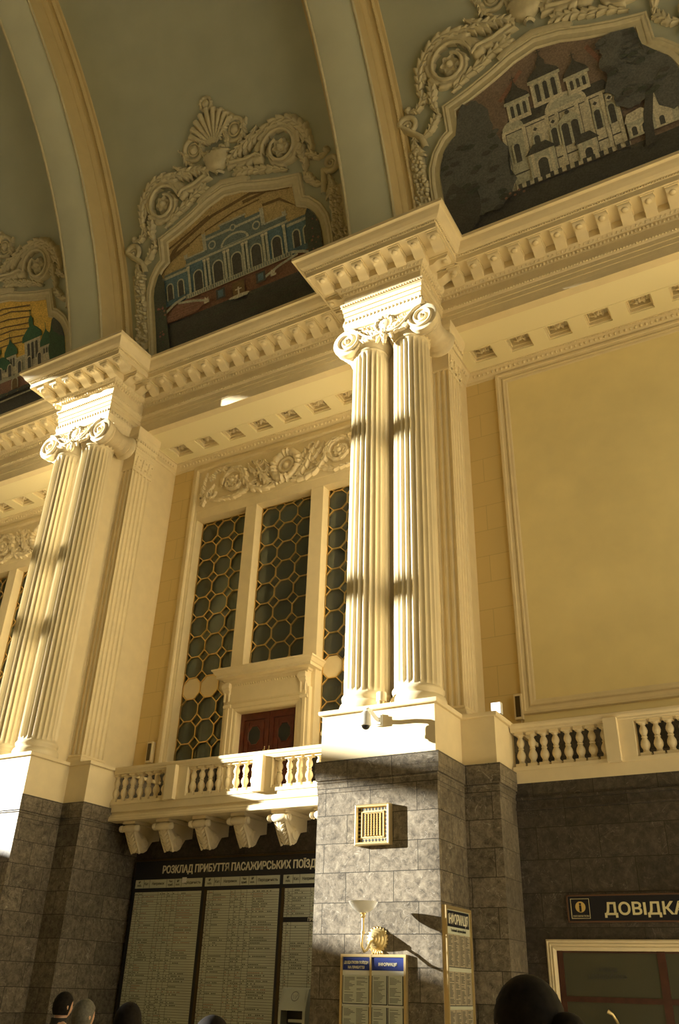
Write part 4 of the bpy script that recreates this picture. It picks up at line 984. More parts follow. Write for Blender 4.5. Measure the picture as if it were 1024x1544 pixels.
def church(m):
    m.ground([(.45, 1.18, 'dark'), (1.18, 4.95, 'mauve')])
    for k, (a, b) in enumerate((((-1.2, 3.9), (-.5, 4.5)), ((1.2, 4.35), (1.5, 3.7)))): m.line([a, b], .12, 'rose')
    # walls
    m.rect(-1.28, 1.62, 1.2, 2.98, 'ivory'); m.rect(-1.28, -.75, 1.2, 3.05, 'stone')
    m.poly([(-1.34, 3.0), (1.66, 2.85), (1.4, 3.28), (-1.0, 3.35)], 'dark')
    m.poly([(-1.3, 2.98), (-.72, 2.98)] + [(-1.01 + .29 * math.cos(PI * i / 8), 2.98 + .26 * math.sin(PI * i / 8)) for i in range(9)], 'stone')
    m.rect(-.12, .92, 1.2, 3.02, 'ivory'); m.poly([(-.14, 3.0), (.94, 3.0)] + [(.40 + .54 * math.cos(PI * i / 10), 3.0 + .40 * math.sin(PI * i / 10)) for i in range(11)], 'ivory'); m.poly([(-.04, 3.03), (.84, 3.03)] + [(.40 + .44 * math.cos(PI * i / 10), 3.03 + .30 * math.sin(PI * i / 10)) for i in range(11)], 'stone')
    m.rect(-1.32, 1.66, 2.9, 2.98, 'ivory'); m.rect(-1.3, 1.64, 2.87, 2.9, 'dark'); m.rect(-1.3, 1.64, 1.62, 1.66, 'dark')
    for x in (-1.28, -.74, -.12, .14, .66, .92, 1.28, 1.6): m.rect(x - .05, x + .05, 1.2, 2.9, 'ivory'); m.rect(x + .05, x + .065, 1.2, 2.9, 'dark')
    # drums and onion domes
    for cx, a, b, w_, top in ((-.76, 3.15, 3.72, .30, 4.28), (.02, 3.28, 4.02, .38, 4.68), (.82, 3.2, 3.68, .28, 4.18)):
        m.rect(cx - w_, cx + w_, a, b, 'ivory'); m.rect(cx - w_ - .05, cx + w_ + .05, b - .04, b + .05, 'stone')
        for q in (-.45, .0, .45): m.arch(cx + q * w_ * 1.25, a + .12, b - .1, w_ * .15, 'dark', 'stone')
        d = [(cx - w_ - .05, b + .05), (cx + w_ + .05, b + .05), (cx + w_ * 1.0, b + .15), (cx + w_ * .55, b + .28), (cx + w_ * .28, b + .36), (cx + w_ * .30, top - .18), (cx + w_ * .16, top - .10), (cx + .02, top - .02), (cx - .02, top - .02), (cx - w_ * .16, top - .10), (cx - w_ * .30, top - .18), (cx - w_ * .28, b + .36), (cx - w_ * .55, b + .28), (cx - w_ * 1.0, b + .15)]
        m.poly(d, 'dark'); m.line([(cx, top - .05), (cx, top + .16)], .025, 'dark'); m.line([(cx - .07, top + .09), (cx + .07, top + .09)], .025, 'dark')
    # windows, porches
    for x in (-1.0, -.45, 1.1, 1.45, .0): m.arch(x, 1.95, 2.5, .075, 'dark', 'stone')
    for x in (.28, .53): m.arch(x, 1.85, 2.5, .09, 'dark', 'stone')
    m.poly([(.08, 2.52), (.74, 2.52), (.41, 2.84)], 'stone'); m.disc(.40, 2.78, .06, 'dark')
    for x in (-.45, .02, 1.1, 1.45): m.disc(x, 2.68, .09, 'ivory'); m.disc(x, 2.68, .06, 'dark', 4)
    for cx, a, w_ in ((-.42, 2.0, .34), (.72, 1.75, .24)):
        m.rect(cx - w_, cx + w_, 1.2, a, 'stone'); m.poly([(cx - w_ - .08, a), (cx + w_ + .08, a), (cx + w_ * .5, a + .26), (cx - w_ * .5, a + .26)], 'dark'); m.arch(cx, 1.22, a - .2, w_ * .38, 'dark', 'ivory')
        for q in (-.7, .7): m.rect(cx + q * w_ - .04, cx + q * w_ + .04, 1.2, a, 'ivory')
    m.rect(-1.2, 1.7, 1.16, 1.26, 'ivory')
    for k in range(14): m.rect(-1.15 + .21 * k, -1.05 + .21 * k, 1.14, 1.30, 'dark')
    # low buildings to the right, trees
    m.rect(1.7, 2.9, 1.3, 1.75, 'stone'); m.poly([(1.65, 1.75), (2.4, 1.75), (2.1, 2.05), (1.75, 2.0)], 'ivory'); m.rect(2.35, 2.75, 1.3, 2.3, 'ivory'); m.poly([(2.3, 2.3), (2.8, 2.3), (2.6, 2.55)], 'dark')
    for x in (1.85, 2.1, 2.5): m.arch(x, 1.35, 1.6, .06, 'dark', 'ivory')
    m.blob(-2.3, 2.2, 1.05, 1.25, 'navy_tree', 1); m.blob(-1.85, 1.5, .62, .6, 'navy_tree', 2); m.blob(-2.0, 3.5, .50, .75, 'navy_tree', 3); m.blob(-2.75, 1.2, .6, .8, 'dark', 4)
    m.blob(2.35, 3.35, .95, .95, 'navy_tree', 5); m.blob(2.05, 4.1, .62, .30, 'navy_tree', 6); m.blob(1.95, 2.55, .42, .42, 'navy_tree', 7); m.blob(2.85, 2.3, .4, .6, 'navy_tree', 8)
    m.poly([(2.02, .95), (2.25, .95), (2.3, 1.6), (2.5, 2.5), (2.35, 2.6), (2.12, 1.8)], 'dark')
    r = random.Random(9)
    for k in range(40): m.blob(r.uniform(-3.0, -1.4), r.uniform(.8, 3.2), .13, .07, r.choice(['tree', 'navy_tree', 'dark']), k, 9)
    for k in range(34): m.blob(r.uniform(1.5, 3.0), r.uniform(2.3, 4.2), .13, .07, r.choice(['tree', 'navy_tree', 'dark']), k + 50, 9)
    for k in range(5): m.disc(-1.5 + .12 * k, 1.0 + .1 * (k % 2), .04, 'rose', 6)

def golden(m):
    m.ground([(.45, 1.2, 'dark'), (1.2, 4.95, 'gold')])
    for k in range(7): m.line([(-3, 2.9 + .25 * k), (-1.5, 3.2 + .26 * k), (0.2 + .2 * (k % 3), 3.15 + .24 * k), (1.6, 2.95 + .22 * k)], .045, 'umber')
    m.rect(-2.3, 2.5, 1.25, 2.45, 'stone'); m.rect(-2.3, 2.5, 1.25, 1.75, 'rose'); m.rect(-2.35, 2.55, 2.42, 2.5, 'ivory')
    for cx, b, w_, top in ((1.55, 2.95, .5, 3.95), (.45, 2.65, .34, 3.4), (-.5, 2.9, .45, 3.9), (2.25, 2.5, .32, 3.2), (-1.6, 2.6, .36, 3.5), (-.0, 2.2, .45, 2.6)):
        m.rect(cx - w_ * .8, cx + w_ * .8, 1.9, b, 'ivory')
        for q in (-.4, 0, .4): m.arch(cx + q * w_, 2.2, b - .1, w_ * .12, 'dark', 'stone')
        m.poly([(cx - w_, b), (cx + w_, b), (cx + w_ * .95, b + .2), (cx + w_ * .5, b + .42), (cx + w_ * .2, b + .52), (cx + w_ * .22, top - .22), (cx, top - .05), (cx - w_ * .22, top - .22), (cx - w_ * .2, b + .52), (cx - w_ * .5, b + .42), (cx - w_ * .95, b + .2)], 'green')
        m.line([(cx, top - .1), (cx, top + .15)], .03, 'green')
    for x in (-1.9, -1.2, -.7, -.1, .4, .9, 1.4, 1.9): m.arch(x, 1.85, 2.3, .08, 'dark', 'ivory')
    for x in (-1.6, -.4, .65, 1.65): m.arch(x, 1.3, 1.7, .13, 'umber', 'stone')
    m.blob(2.85, 2.3, .45, 1.15, 'leaf', 3); m.blob(2.95, 3.1, .35, .45, 'tree', 4); m.blob(-2.85, 2.2, .5, 1.2, 'leaf', 5)
    for k in range(9): m.blob(-2.2 + .55 * k, 1.2, .3, .08, 'tree', k)
    m.line([(-2, .95), (2.4, 1.0)], .06, 'stone')

MLAB = {'left': ('gold-ground mosaic of green domes under a moulded frame, at the left edge', golden), 'middle': ('mosaic of a blue palace with stairs and fountain, in a cream moulded frame', palace), 'right': ('dark mosaic of a pale three-domed church between trees, in a cream moulded frame', church)}
CLAB = {'left': 'stucco scrollwork over the golden mosaic at the left edge', 'middle': 'stucco shell, urn and acanthus scrollwork over the blue palace mosaic', 'right': 'stucco urn and acanthus scrollwork over the dark church mosaic'}
for bay, cx in MC.items():
    fn = vault(cx); bz = fn(0, .5, 0)
    mo = thing('framed_mosaic', MLAB[bay][0], 'mosaic', (bz[0], bz[1], bz[2]), 'mosaics on the vault')
    m = Mosaic(cx); MLAB[bay][1](m); m.build(mo)
    g = G(); pr = [(-.02, .0), (-.02, .05), (.015, .085), (.05, .07), (.16, .065), (.19, .10), (.24, .11), (.28, .085), (.30, .10), (.33, .10), (.35, .05), (.35, 0)]
    half = [(3.16, .2), (3.17, 1.2), (3.17, 2.35), (3.12, 2.75), (2.98, 3.08), (2.74, 3.36), (2.44, 3.52), (2.42, 4.22), (1.9, 4.34), (1.2, 4.56), (.62, 4.78)]
    out = [(-x, s) for x, s in half] + [(.0, 4.90)] + half[::-1]
    cols_ = [offset_path(out, d) for d, h in pr]
    g.grid([[fn(cols_[j][i][0], cols_[j][i][1], pr[j][1]) for j in range(len(pr))] for i in range(len(out))])
    # raised keystone step of the frame
    pr2 = [(.30, .0), (.30, .12), (.40, .14), (.46, .12), (.48, .0)]
    o2 = [(-.80, 4.70), (-.62, 4.80), (0, 4.94), (.62, 4.80), (.80, 4.70)]
    c2 = [offset_path(o2, d) for d, h in pr2]
    g.grid([[fn(c2[j][i][0], c2[j][i][1], pr2[j][1]) for j in range(len(pr2))] for i in range(len(o2))])
    for e_ in (0, -1): g.add([fn(c2[j][e_][0], c2[j][e_][1], pr2[j][1]) for j in range(len(pr2))], [list(range(len(pr2)))])
    g.build('moulded_frame', M['vault_stucco'], mo, 40)
    G().grid([[fn(a, s, h) for s, h in ((.0, .0), (.0, .22), (.40, .20), (.45, .10), (.47, 0))] for a in (-3.6, -1.8, 0, 1.8, 3.6)]).build('sill', M['vault_stucco'], mo)
    # --- stucco cresting
    cr = thing('stucco_cresting', CLAB[bay], 'stucco ornament', (bz[0], bz[1] - .1, fn(0, 5.5, 0)[2]), 'stucco crestings over the mosaics')
    st = M['vault_stucco']
    g = G()                                      # shell fan
    for k in range(9):
        a = PI / 2 + (k - 4) * .22; p0 = (.12 * math.cos(a), 6.60 + .1 * math.sin(a)); r = 1.12 - .10 * abs(k - 4) * .6
        rtube(g, fn, [(p0[0] + (r * math.cos(a)) * t, p0[1] + (r * math.sin(a)) * t) for t in [i / 8 for i in range(9)]], [.035 + .055 * i / 8 for i in range(9)], .08)
        bump(g, fn, r * math.cos(a) * 1.06 + .1 * math.cos(a), 6.6 + r * math.sin(a) * 1.08, .10, .17)
        for q in range(7):
            t = .25 + .11 * q; bump(g, fn, .12 * math.cos(a) + r * t * math.cos(a), 6.6 + r * t * math.sin(a), .045, .16)
    g.grid([[fn(r * math.cos(PI / 2 + u), 6.62 + r * math.sin(PI / 2 + u), h) for r, h in ((.05, .1), (.5, .1), (1.0, .07), (1.13, .0))] for u in [(-1 + .2 * i) * .98 for i in range(11)]])
    g.build('shell', st, cr, 60)
    g = G(); ring(g, fn, 0, 8.02, .20, .06, .1, 22, 11); bump(g, fn, 0, 8.02, .15, .10); g.build('finial', st, cr, 60)
    g = G(); rows = []
    for r, h in ((.0, .0), (.50, .0), (.46, .16), (.4, .26), (.2, .32), (.001, .33)): pass
    U = [(.10, 5.62), (.16, 5.68), (.10, 5.74), (.28, 5.82), (.42, 5.95), (.47, 6.10), (.44, 6.18), (.50, 6.22), (.52, 6.28), (.46, 6.33)]
    g.grid([[fn(r * math.cos(PI * k / 18), s, .32 * math.sin(PI * k / 18) * min(1, r / .4 + .35) * (1 + .10 * abs(math.sin(9 * PI * k / 18)))) for k in range(19)] for r, s in U])
    g.add([fn(.46 * math.cos(PI * k / 18), 6.33, .32 * math.sin(PI * k / 18)) for k in range(19)], [list(range(19))])
    g.build('urn', st, cr, 60)
    g = G()
    for k in range(9): bump(g, fn, -.32 + .08 * k, 6.42 + .05 * math.sin(k * 2), .09, .2)
    g.build('fruit', st, cr, 60)
    for s_ in (-1, 1):
        g = G(); ring(g, fn, s_ * .80, 6.82, .36, .075, .1, 32); ring(g, fn, s_ * .80, 6.82, .20, .04, .08, 24); bump(g, fn, s_ * .80, 6.82, .17, .12)
        g.build('volute_ring', st, cr, 60)
        q = G()                                  # the big scroll with its leaves
        X = lambda pts: [(s_ * a, b) for a, b in pts]
        acan(q, fn, X([(.45, 5.75), (.95, 5.60), (1.45, 5.62)] + spiral(2.28, 5.52, .80, .36, 1.15, PI, -1, 40)), .24, .24, 15, .5)
        acan(q, fn, X(spiral(2.28, 5.52, .90, .80, .42, PI * .75, -1, 24)), .20, .26, 8, .8)
        rtube(q, fn, X([(.5, 5.78), (1.0, 5.66), (1.45, 5.66)] + spiral(2.28, 5.52, .66, .30, 1.2, PI, -1, 40)), .05, .18)
        q.build('acanthus_scroll', st, cr, 60)
        q = G(); rosette(q, fn, s_ * 2.28, 5.52, .30, .24, 6); q.build('rosette', st, cr, 60)
        q = G()
        acan(q, fn, X([(.35, 5.85), (.8, 6.1), (1.05, 6.45)]), .22, .24, 5); acan(q, fn, X([(.65, 6.0), (1.2, 6.2), (1.65, 6.55)]), .24, .24, 5)
        acan(q, fn, X([(1.0, 6.0), (1.5, 6.2), (2.1, 6.48)]), .22, .22, 5); acan(q, fn, X([(.55, 5.45), (1.15, 5.28), (1.65, 4.98)]), .22, .22, 6)
        acan(q, fn, X([(1.3, 5.25), (1.9, 5.0), (2.4, 4.72)]), .18, .20, 5)
        acan(q, fn, X([(1.1, 6.4), (1.15, 6.75), (1.35, 7.0)]), .15, .18, 4); acan(q, fn, X([(.4, 6.4), (.5, 6.6), (.45, 7.2)]), .12, .16, 4)
        acan(q, fn, X([(2.75, 6.25), (3.15, 5.8), (3.28, 5.2), (3.2, 4.7)]), .24, .24, 8); acan(q, fn, X([(2.9, 5.3), (2.98, 4.7), (2.88, 4.25)]), .20, .22, 6)
        acan(q, fn, X([(3.1, 5.0), (3.45, 4.7), (3.75, 4.75)]), .17, .2, 4); acan(q, fn, X([(2.95, 4.3), (3.2, 3.95), (3.6, 3.75)]), .18, .2, 5)
        q.build('acanthus_leaves', st, cr, 60)
        q = G(); sp = spiral(s_ * 3.80, 4.36, .30, .05, 1.8, PI, s_ * 1, 60)
        rtube(q, fn, [(s_ * 3.42, 3.5), (s_ * 3.48, 3.85)] + sp[2:], [.10 - .06 * i / 61 for i in range(61)], .05); bump(q, fn, s_ * 3.80, 4.36, .07, .16); bump(q, fn, s_ * 3.72, 4.84, .12, .16)
        q.build('spiral', st, cr, 60)
        q = G(); rr = random.Random(11)
        q.grid([[fn(s_ * x, s, h) for x, h in ((3.53, 0), (3.57, .06), (4.0, .06), (4.02, 0))] for s in (.8, 1.5, 2.2, 2.9, 3.6)])
        for k in range(90):
            s0 = 1.0 + 2.7 * k / 90; wd = .20 * (1 if k < 55 else .8)
            bump(q, fn, s_ * (3.78 - .05 * (s0 - 1) / 2.7 + rr.uniform(-wd, wd)), s0 + rr.uniform(-.03, .03), rr.uniform(.06, .10), rr.uniform(.12, .20))
        acan(q, fn, X([(3.60, 3.3), (3.72, 3.7), (3.66, 4.1)]), .2, .2, 4)
        q.build('fruit_garland', st, cr, 60)
# ================================================================== fixtures on the central pier
# square bronze-gilt ventilation grille
gx, gz = -7.165, 4.21
vg = thing('ventilation_grille', 'square gilt ventilation grille on the sunlit face of the central pier', 'grille', (gx, YF, gz))
g = G(); cs = [(-.345, -.345), (-.345, .345), (.345, .345), (.345, -.345)]; pr = [(.0, 0), (.0, .12), (.02, .135), (.045, .13), (.055, .11), (.06, .0)]
g.grid([[(gx + x - math.copysign(d, x), YF - h, gz + z - math.copysign(d, z)) for d, h in pr] for x, z in cs], cv=True); g.build('frame', M['gold'], vg)
G().box(gx - .3, gx + .3, YF - .02, YF + .01, gz - .3, gz + .3).build('back_plate', M['black'], vg)
g = G().box(gx - .30, gx + .30, YF - .085, YF - .02, gz - .30, gz + .30)
for a, b, p, q in ((-.215, .215, .205, .225), (-.215, .215, -.225, -.205), (-.225, -.205, -.225, .225), (.205, .225, -.225, .225)): g.box(gx + a, gx + b, YF - .10, YF - .08, gz + p, gz + q)
for k in range(6):
    x = -.145 + .058 * k; g.tube([(gx + x, YF - .088, gz + z) for z in (-.19, 0, .19)], .014, 6)
    for q in range(10): g.ell((gx + x, YF - .10, gz - .18 + .04 * q), (.017, .014, .014), 6, 4)
g.build('pierced_screen', M['gold'], vg)
g = G(); n = 8                                            # black discs and strips painting the dark of holes and slots
for k in range(n + 1):
    t = -.262 + .524 * k / n
    for x, z in ((t, -.262), (t, .262), (-.262, t), (.262, t)): g.lathe([(0, YF - .088), (.024, YF - .088), (.024, YF - .08), (0, YF - .08)], (gx + x, 0, gz + z), 10, 'y')
for k in range(7):
    x = -.174 + .058 * k; g.box(gx + x - .011, gx + x + .011, YF - .088, YF - .08, gz - .19, gz + .19)
g.build('openings', M['black'], vg)
# dome camera on the pedestal
dm = thing('dome_camera', 'white dome security camera on a bracket on the sunlit pedestal', 'camera', (-7.09, YF, 6.05))
G().box(-7.15, -7.02, YF - .03, YF + .03, 5.98, 6.20).box(-7.135, -7.035, YF - .07, YF - .02, 6.0, 6.18).build('wall_plate', M['white'], dm)
G().tube([(-7.085, YF - .05, 6.08), (-7.09, YF - .16, 6.10), (-7.10, YF - .30, 6.16), (-7.11, YF - .42, 6.18), (-7.115, YF - .49, 6.12)], [.045, .042, .04, .045, .06], 10).build('arm', M['white'], dm, 60)
G().lathe([(0, 6.14), (.05, 6.135), (.085, 6.10), (.095, 6.05), (.095, 5.93), (.10, 5.92), (.10, 5.87), (.085, 5.86), (0, 5.86)], (-7.115, YF - .49, 0), 20).build('housing', M['white'], dm, 40)
G().lathe([(0, 5.79), (.04, 5.80), (.07, 5.825), (.08, 5.865), (0, 5.87)], (-7.115, YF - .49, 0), 18).build('dome', M['dark_glass'], dm, 60)
# small spotlight drum between the columns
sp = thing('spotlight_drum', 'small cream spotlight drum standing between the central columns', 'spotlight', (-7.13, 14.16, ZC))
G().lathe([(0, ZC), (.075, ZC), (.085, 6.42), (.085, 6.50), (0, 6.50)], (-7.13, 14.17, 0), 16).build('base', M['gold'], sp, 40)
G().lathe([(0, 6.50), (.10, 6.50), (.10, 6.66), (.09, 6.68), (0, 6.68)], (-7.13, 14.17, 0), 16).build('lamp_head', M['stucco'], sp, 40)
# white box with an added glow, for a bright white spot on the ledge
fl = thing('white_box', 'small white box with an added glow, on the ledge right of the central pedestal', 'white_box', (-5.31, 15.62, ZC))
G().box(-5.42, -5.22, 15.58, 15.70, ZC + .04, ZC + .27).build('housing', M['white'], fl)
G().box(-5.41, -5.23, 15.57, 15.585, ZC + .05, ZC + .26).build('glow_face', M['glow_white'], fl)
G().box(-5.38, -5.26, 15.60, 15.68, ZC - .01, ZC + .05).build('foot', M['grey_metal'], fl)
# slim wall loudspeakers
for x, lab in ((-5.58, 'slim wall loudspeaker at the lower left corner of the blank panel'), (-16.22, 'slim wall loudspeaker at the lower left corner of the latticed window')):
    ls = thing('wall_loudspeaker', lab, 'loudspeaker', (x, YW - .1, 7.0), 'wall loudspeakers')
    G().box(x - .09, x + .09, YW - .14, YW + .01, 6.95, 7.52).build('cabinet', M['plaster'], ls)
    G().box(x - .055, x + .055, YW - .15, YW - .135, 7.0, 7.47).build('grille', M['bronze'], ls)
    G().tube([(x + .02, YW - .03, 6.96), (x + .02, YW - .03, 6.4)], .012, 6).build('cable', M['plaster'], ls)
# brass wall lamp
wl = thing('wall_lamp', 'brass wall lamp with a round boss and white glass bowl on the central pier', 'lamp', (-7.06, YF, 2.41))
bx_, bz_ = -7.09, 2.39
g = G().lathe([(.0, YF - .25), (.025, YF - .25), (.04, YF - .235), (.03, YF - .215), (.055, YF - .21), (.07, YF - .19), (.058, YF - .175), (.088, YF - .165), (.105, YF - .14), (.094, YF - .12), (.125, YF - .11), (.142, YF - .08), (.132, YF - .06), (.165, YF - .045), (.178, YF - .02), (.17, YF + .0), (.0, YF + .0)], (bx_, 0, bz_), 40, 'y', lambda a, h: 1 + (.03 * math.cos(20 * a) if h > YF - .05 else 0))
g.build('boss', M['brass'], wl, 45)
g = G(); fn = wallfn(bx_, YF, bz_)
for k in range(20):
    a = 2 * PI * k / 20; acan(g, fn, [(.14 * math.cos(a), .14 * math.sin(a)), (.17 * math.cos(a), .17 * math.sin(a)), (.205 * math.cos(a + .06), .205 * math.sin(a + .06))], .036, .05, 2, .6)
for k in range(5): acan(g, fn, [(-.05 + .025 * k, -.15), (-.09 + .045 * k, -.20), (-.10 + .05 * k, -.25)], .035, .05, 2)
g.build('leaf_collar', M['brass'], wl, 60)
lx, ly = -7.10, YF - .53
G().tube([(bx_, YF - .22, bz_ - .02), (bx_, YF - .30, bz_ - .07), (bx_ - .0, YF - .40, bz_ - .17), (bx_ - .0, YF - .50, bz_ - .20), (lx, YF - .57, bz_ - .12), (lx, YF - .56, bz_ + .0), (lx, ly, 2.47), (lx, ly, 2.56)], [.02, .02, .022, .022, .022, .02, .02, .02], 8).build('curved_arm', M['brass'], wl, 60)
G().lathe([(0, 2.44), (.03, 2.44), (.036, 2.47), (.024, 2.50), (.022, 2.64), (.024, 2.68), (.042, 2.695), (.030, 2.715), (.026, 2.73), (.05, 2.74), (.055, 2.76), (0, 2.76)], (lx, ly, 0), 14).build('stem', M['brass'], wl, 45)
G().lathe([(0, 2.755), (.05, 2.755), (.12, 2.78), (.19, 2.835), (.235, 2.90), (.245, 2.925), (.235, 2.925), (.18, 2.85), (.10, 2.80), (0, 2.79)], (lx, ly, 0), 32).build('glass_bowl', M['frosted'], wl, 60)

# ================================================================== notice boards
def sheet(g, fn, x0, x1, z0, z1, cols, rows, seed, h, red=.0, th=.35):
    """Lines of print too small to read: dark dashes in columns."""
    r = random.Random(seed); pw = (x1 - x0) / cols; ph = (z1 - z0) / rows
    for c in range(cols):
        for k in range(rows):
            L = pw * r.uniform(.35, .9); z = z1 - (k + .5) * ph; a = x0 + c * pw + pw * .06
            if r.random() < .12: continue
            g.mi = 1 if r.random() < red else 0
            g.add([fn(a, z - ph * th / 2, h), fn(a + L, z - ph * th / 2, h), fn(a + L, z + ph * th / 2, h), fn(a, z + ph * th / 2, h)], [(0, 1, 2, 3)])
    g.mi = 0
def fbox(g, fn, x0, x1, z0, z1, h0, h1): g.prism([(x0, z0), (x1, z0), (x1, z1), (x0, z1)], lambda a, b, h: fn(a, b, h), h0, h1)
# front board
fn = wallfn(-7.155, YF, 0)
nb = thing('notice_board', 'gilt-framed double notice board with blue headers on the front of the central pier', 'notice board', (-7.155, YF, 1.5))
z1, z0 = 2.165, .35
g = G(); fbox(g, fn, -.60, .60, z0, z1, 0, .05); g.build('back_panel', M['paper'], nb)
g = G()
for a, b, p, q in ((-.605, -.57, z0, z1), (.565, .605, z0, z1), (-.604, .604, z1 - .035, z1 + .005), (-.604, .604, z0, z0 + .04), (-.055, -.025, z0, z1)): fbox(g, fn, a, b, p, q, .0, .075 if b - a < .1 else .072)
g.build('frame', M['gold'], nb)
for a, b, lines, hs in ((-.565, -.06, ('ДОДАТКОВІ ПОЇЗДИ', 'НА ПРИБУТТЯ'), .052), (-.02, .56, ('ІНФОРМАЦІЯ',), .062)):
    g = G(); fbox(g, fn, a, b, 1.935, 2.125, .05, .056); hd_ = g.build('header', M['blue'], nb)
    g = G(); c = (a + b) / 2
    for i, t in enumerate(lines):
        zz = 2.012 - hs * .35 + (.036 if len(lines) > 1 and i == 0 else (-.036 if len(lines) > 1 else .012)); text_geo(g, t, hs * 1.02, lambda u, v, h: fn(c + u, zz + v, .057 + h), .0018, .003, 'CENTER', .84)
    g.build('lettering', M['letter'], hd_)
for (a, b, cols_) in ((-.55, -.075, 2), (-.005, .245, 1), (.285, .535, 1)):
    for k, (p, q) in enumerate(((1.46, 1.86), (1.00, 1.415), (.52, .96))):
        g = G(); fbox(g, fn, a - .012, b + .012, p - .012, q, .05, .058); g.build('sheet_holder', M['dark_navy'], nb)
        g = G(); fbox(g, fn, a, b, p, q, .05, .062); pg = g.build('sheet', M['sheet'], nb)
        g = G(); sheet(g, fn, a + .01, b - .01, p + .02, q - .02, 2 if cols_ == 2 else 1, 20, hash((a, k)) % 99, .0632); g.build('print', None, pg, mats=[M['ink'], M['red_ink']])
# side board (on the shaded right face of the pier)
fs = lambda a, b, h: (PX1 + h, 14.6 + a, b)
sb = thing('information_board', 'tall gilt-framed information board on the shaded right side of the central pier', 'notice board', (PX1, 14.6, 1.0))
z1, z0 = 2.90, -.0
g = G(); fbox(g, fs, -.56, .54, z0, z1, 0, .05); g.build('back_panel', M['sheet'], sb)
g = G()
for a, b, p, q in ((-.575, -.53, z0, z1), (.51, .555, z0, z1), (-.574, .554, z1 - .045, z1 + .01), (-.574, .554, z0, z0 + .05)): fbox(g, fs, a, b, p, q, .0, .08 if b - a < .1 else .077)
g.build('frame', M['gold'], sb)
g = G(); fbox(g, fs, -.50, .48, 2.60, 2.84, .05, .056); hd_ = g.build('header', M['dark_navy'], sb)
g = G(); text_geo(g, 'ІНФОРМАЦІЯ', .205, lambda u, v, h: fs(u, 2.645 + v, .057 + h), .004, .003, 'CENTER', .66); g.build('lettering', M['letter'], hd_)
g = G(); text_geo(g, 'Головний інформаційний', .06, lambda u, v, h: fs(u, 2.53 + v, .052 + h), 0, .003, 'CENTER', .9); g.build('small_lettering', M['ink'], sb)
PR = mat('aged_paper', (.36, .31, .22), .6)
for k, (p, q) in enumerate(((2.02, 2.49), (1.48, 1.95), (.95, 1.42), (.42, .89))):
    for c in range(4):
        a = -.49 + .245 * c
        g = G(); fbox(g, fs, a, a + .235, p, q, .05, .058); pg = g.build('sheet', PR, sb)
        g = G(); sheet(g, fs, a + .012, a + .225, p + .02, q - .02, 1, 24, k * 7 + c, .0592, 0, .5); fbox(g, fs, a + .232, a + .240, p - .01, q, .05, .060); fbox(g, fs, a, a + .235, p - .012, p, .05, .060); g.build('print', None, pg, mats=[M['ink'], M['red_ink']])
# ------------------------------------------------------------------ arrivals timetable under the balcony
YT = 17.26
ft = lambda a, b, h: (a, YT - h, b)
tb = thing('arrivals_timetable', 'large arrivals timetable board with a dark header, under the balcony', 'timetable', (-12.3, YT, 1.5))
G().box(-15.56, -9.10, YT, 17.42, -.1, 4.33).build('back_board', M['dark_navy'], tb)
g = G(); fbox(g, ft, -15.56, -9.10, 4.29, 4.33, 0, .03); g.build('top_trim', M['bronze'], tb)
g = G(); text_geo(g, 'РОЗКЛАД ПРИБУТТЯ ПАСАЖИРСЬКИХ ПОЇЗДІВ', .235, lambda u, v, h: ft(-14.69 + u, 4.0 + v, .002 + h), .0055, .012, 'LEFT', 1.0, fit=('РОЗКЛАД ПРИБУТТЯ ПАСАЖИРСЬКИХ ПОЇЗ', 4.22)); LET = g.build('header_lettering', M['letter'], tb)
xm = max(v.co.x for v in LET.data.vertices)
edges = [(-15.49, -13.43), (-13.34, -11.24), (-11.14, -9.15)]
heads = [('№\nпоїз.', .0, .13), ('Кат.', .13, .22), ('Напрямок', .22, .48), ('Час\nприб.', .48, .60), ('№\nкол.', .60, .70), ('Періодичність', .70, 1.0)]
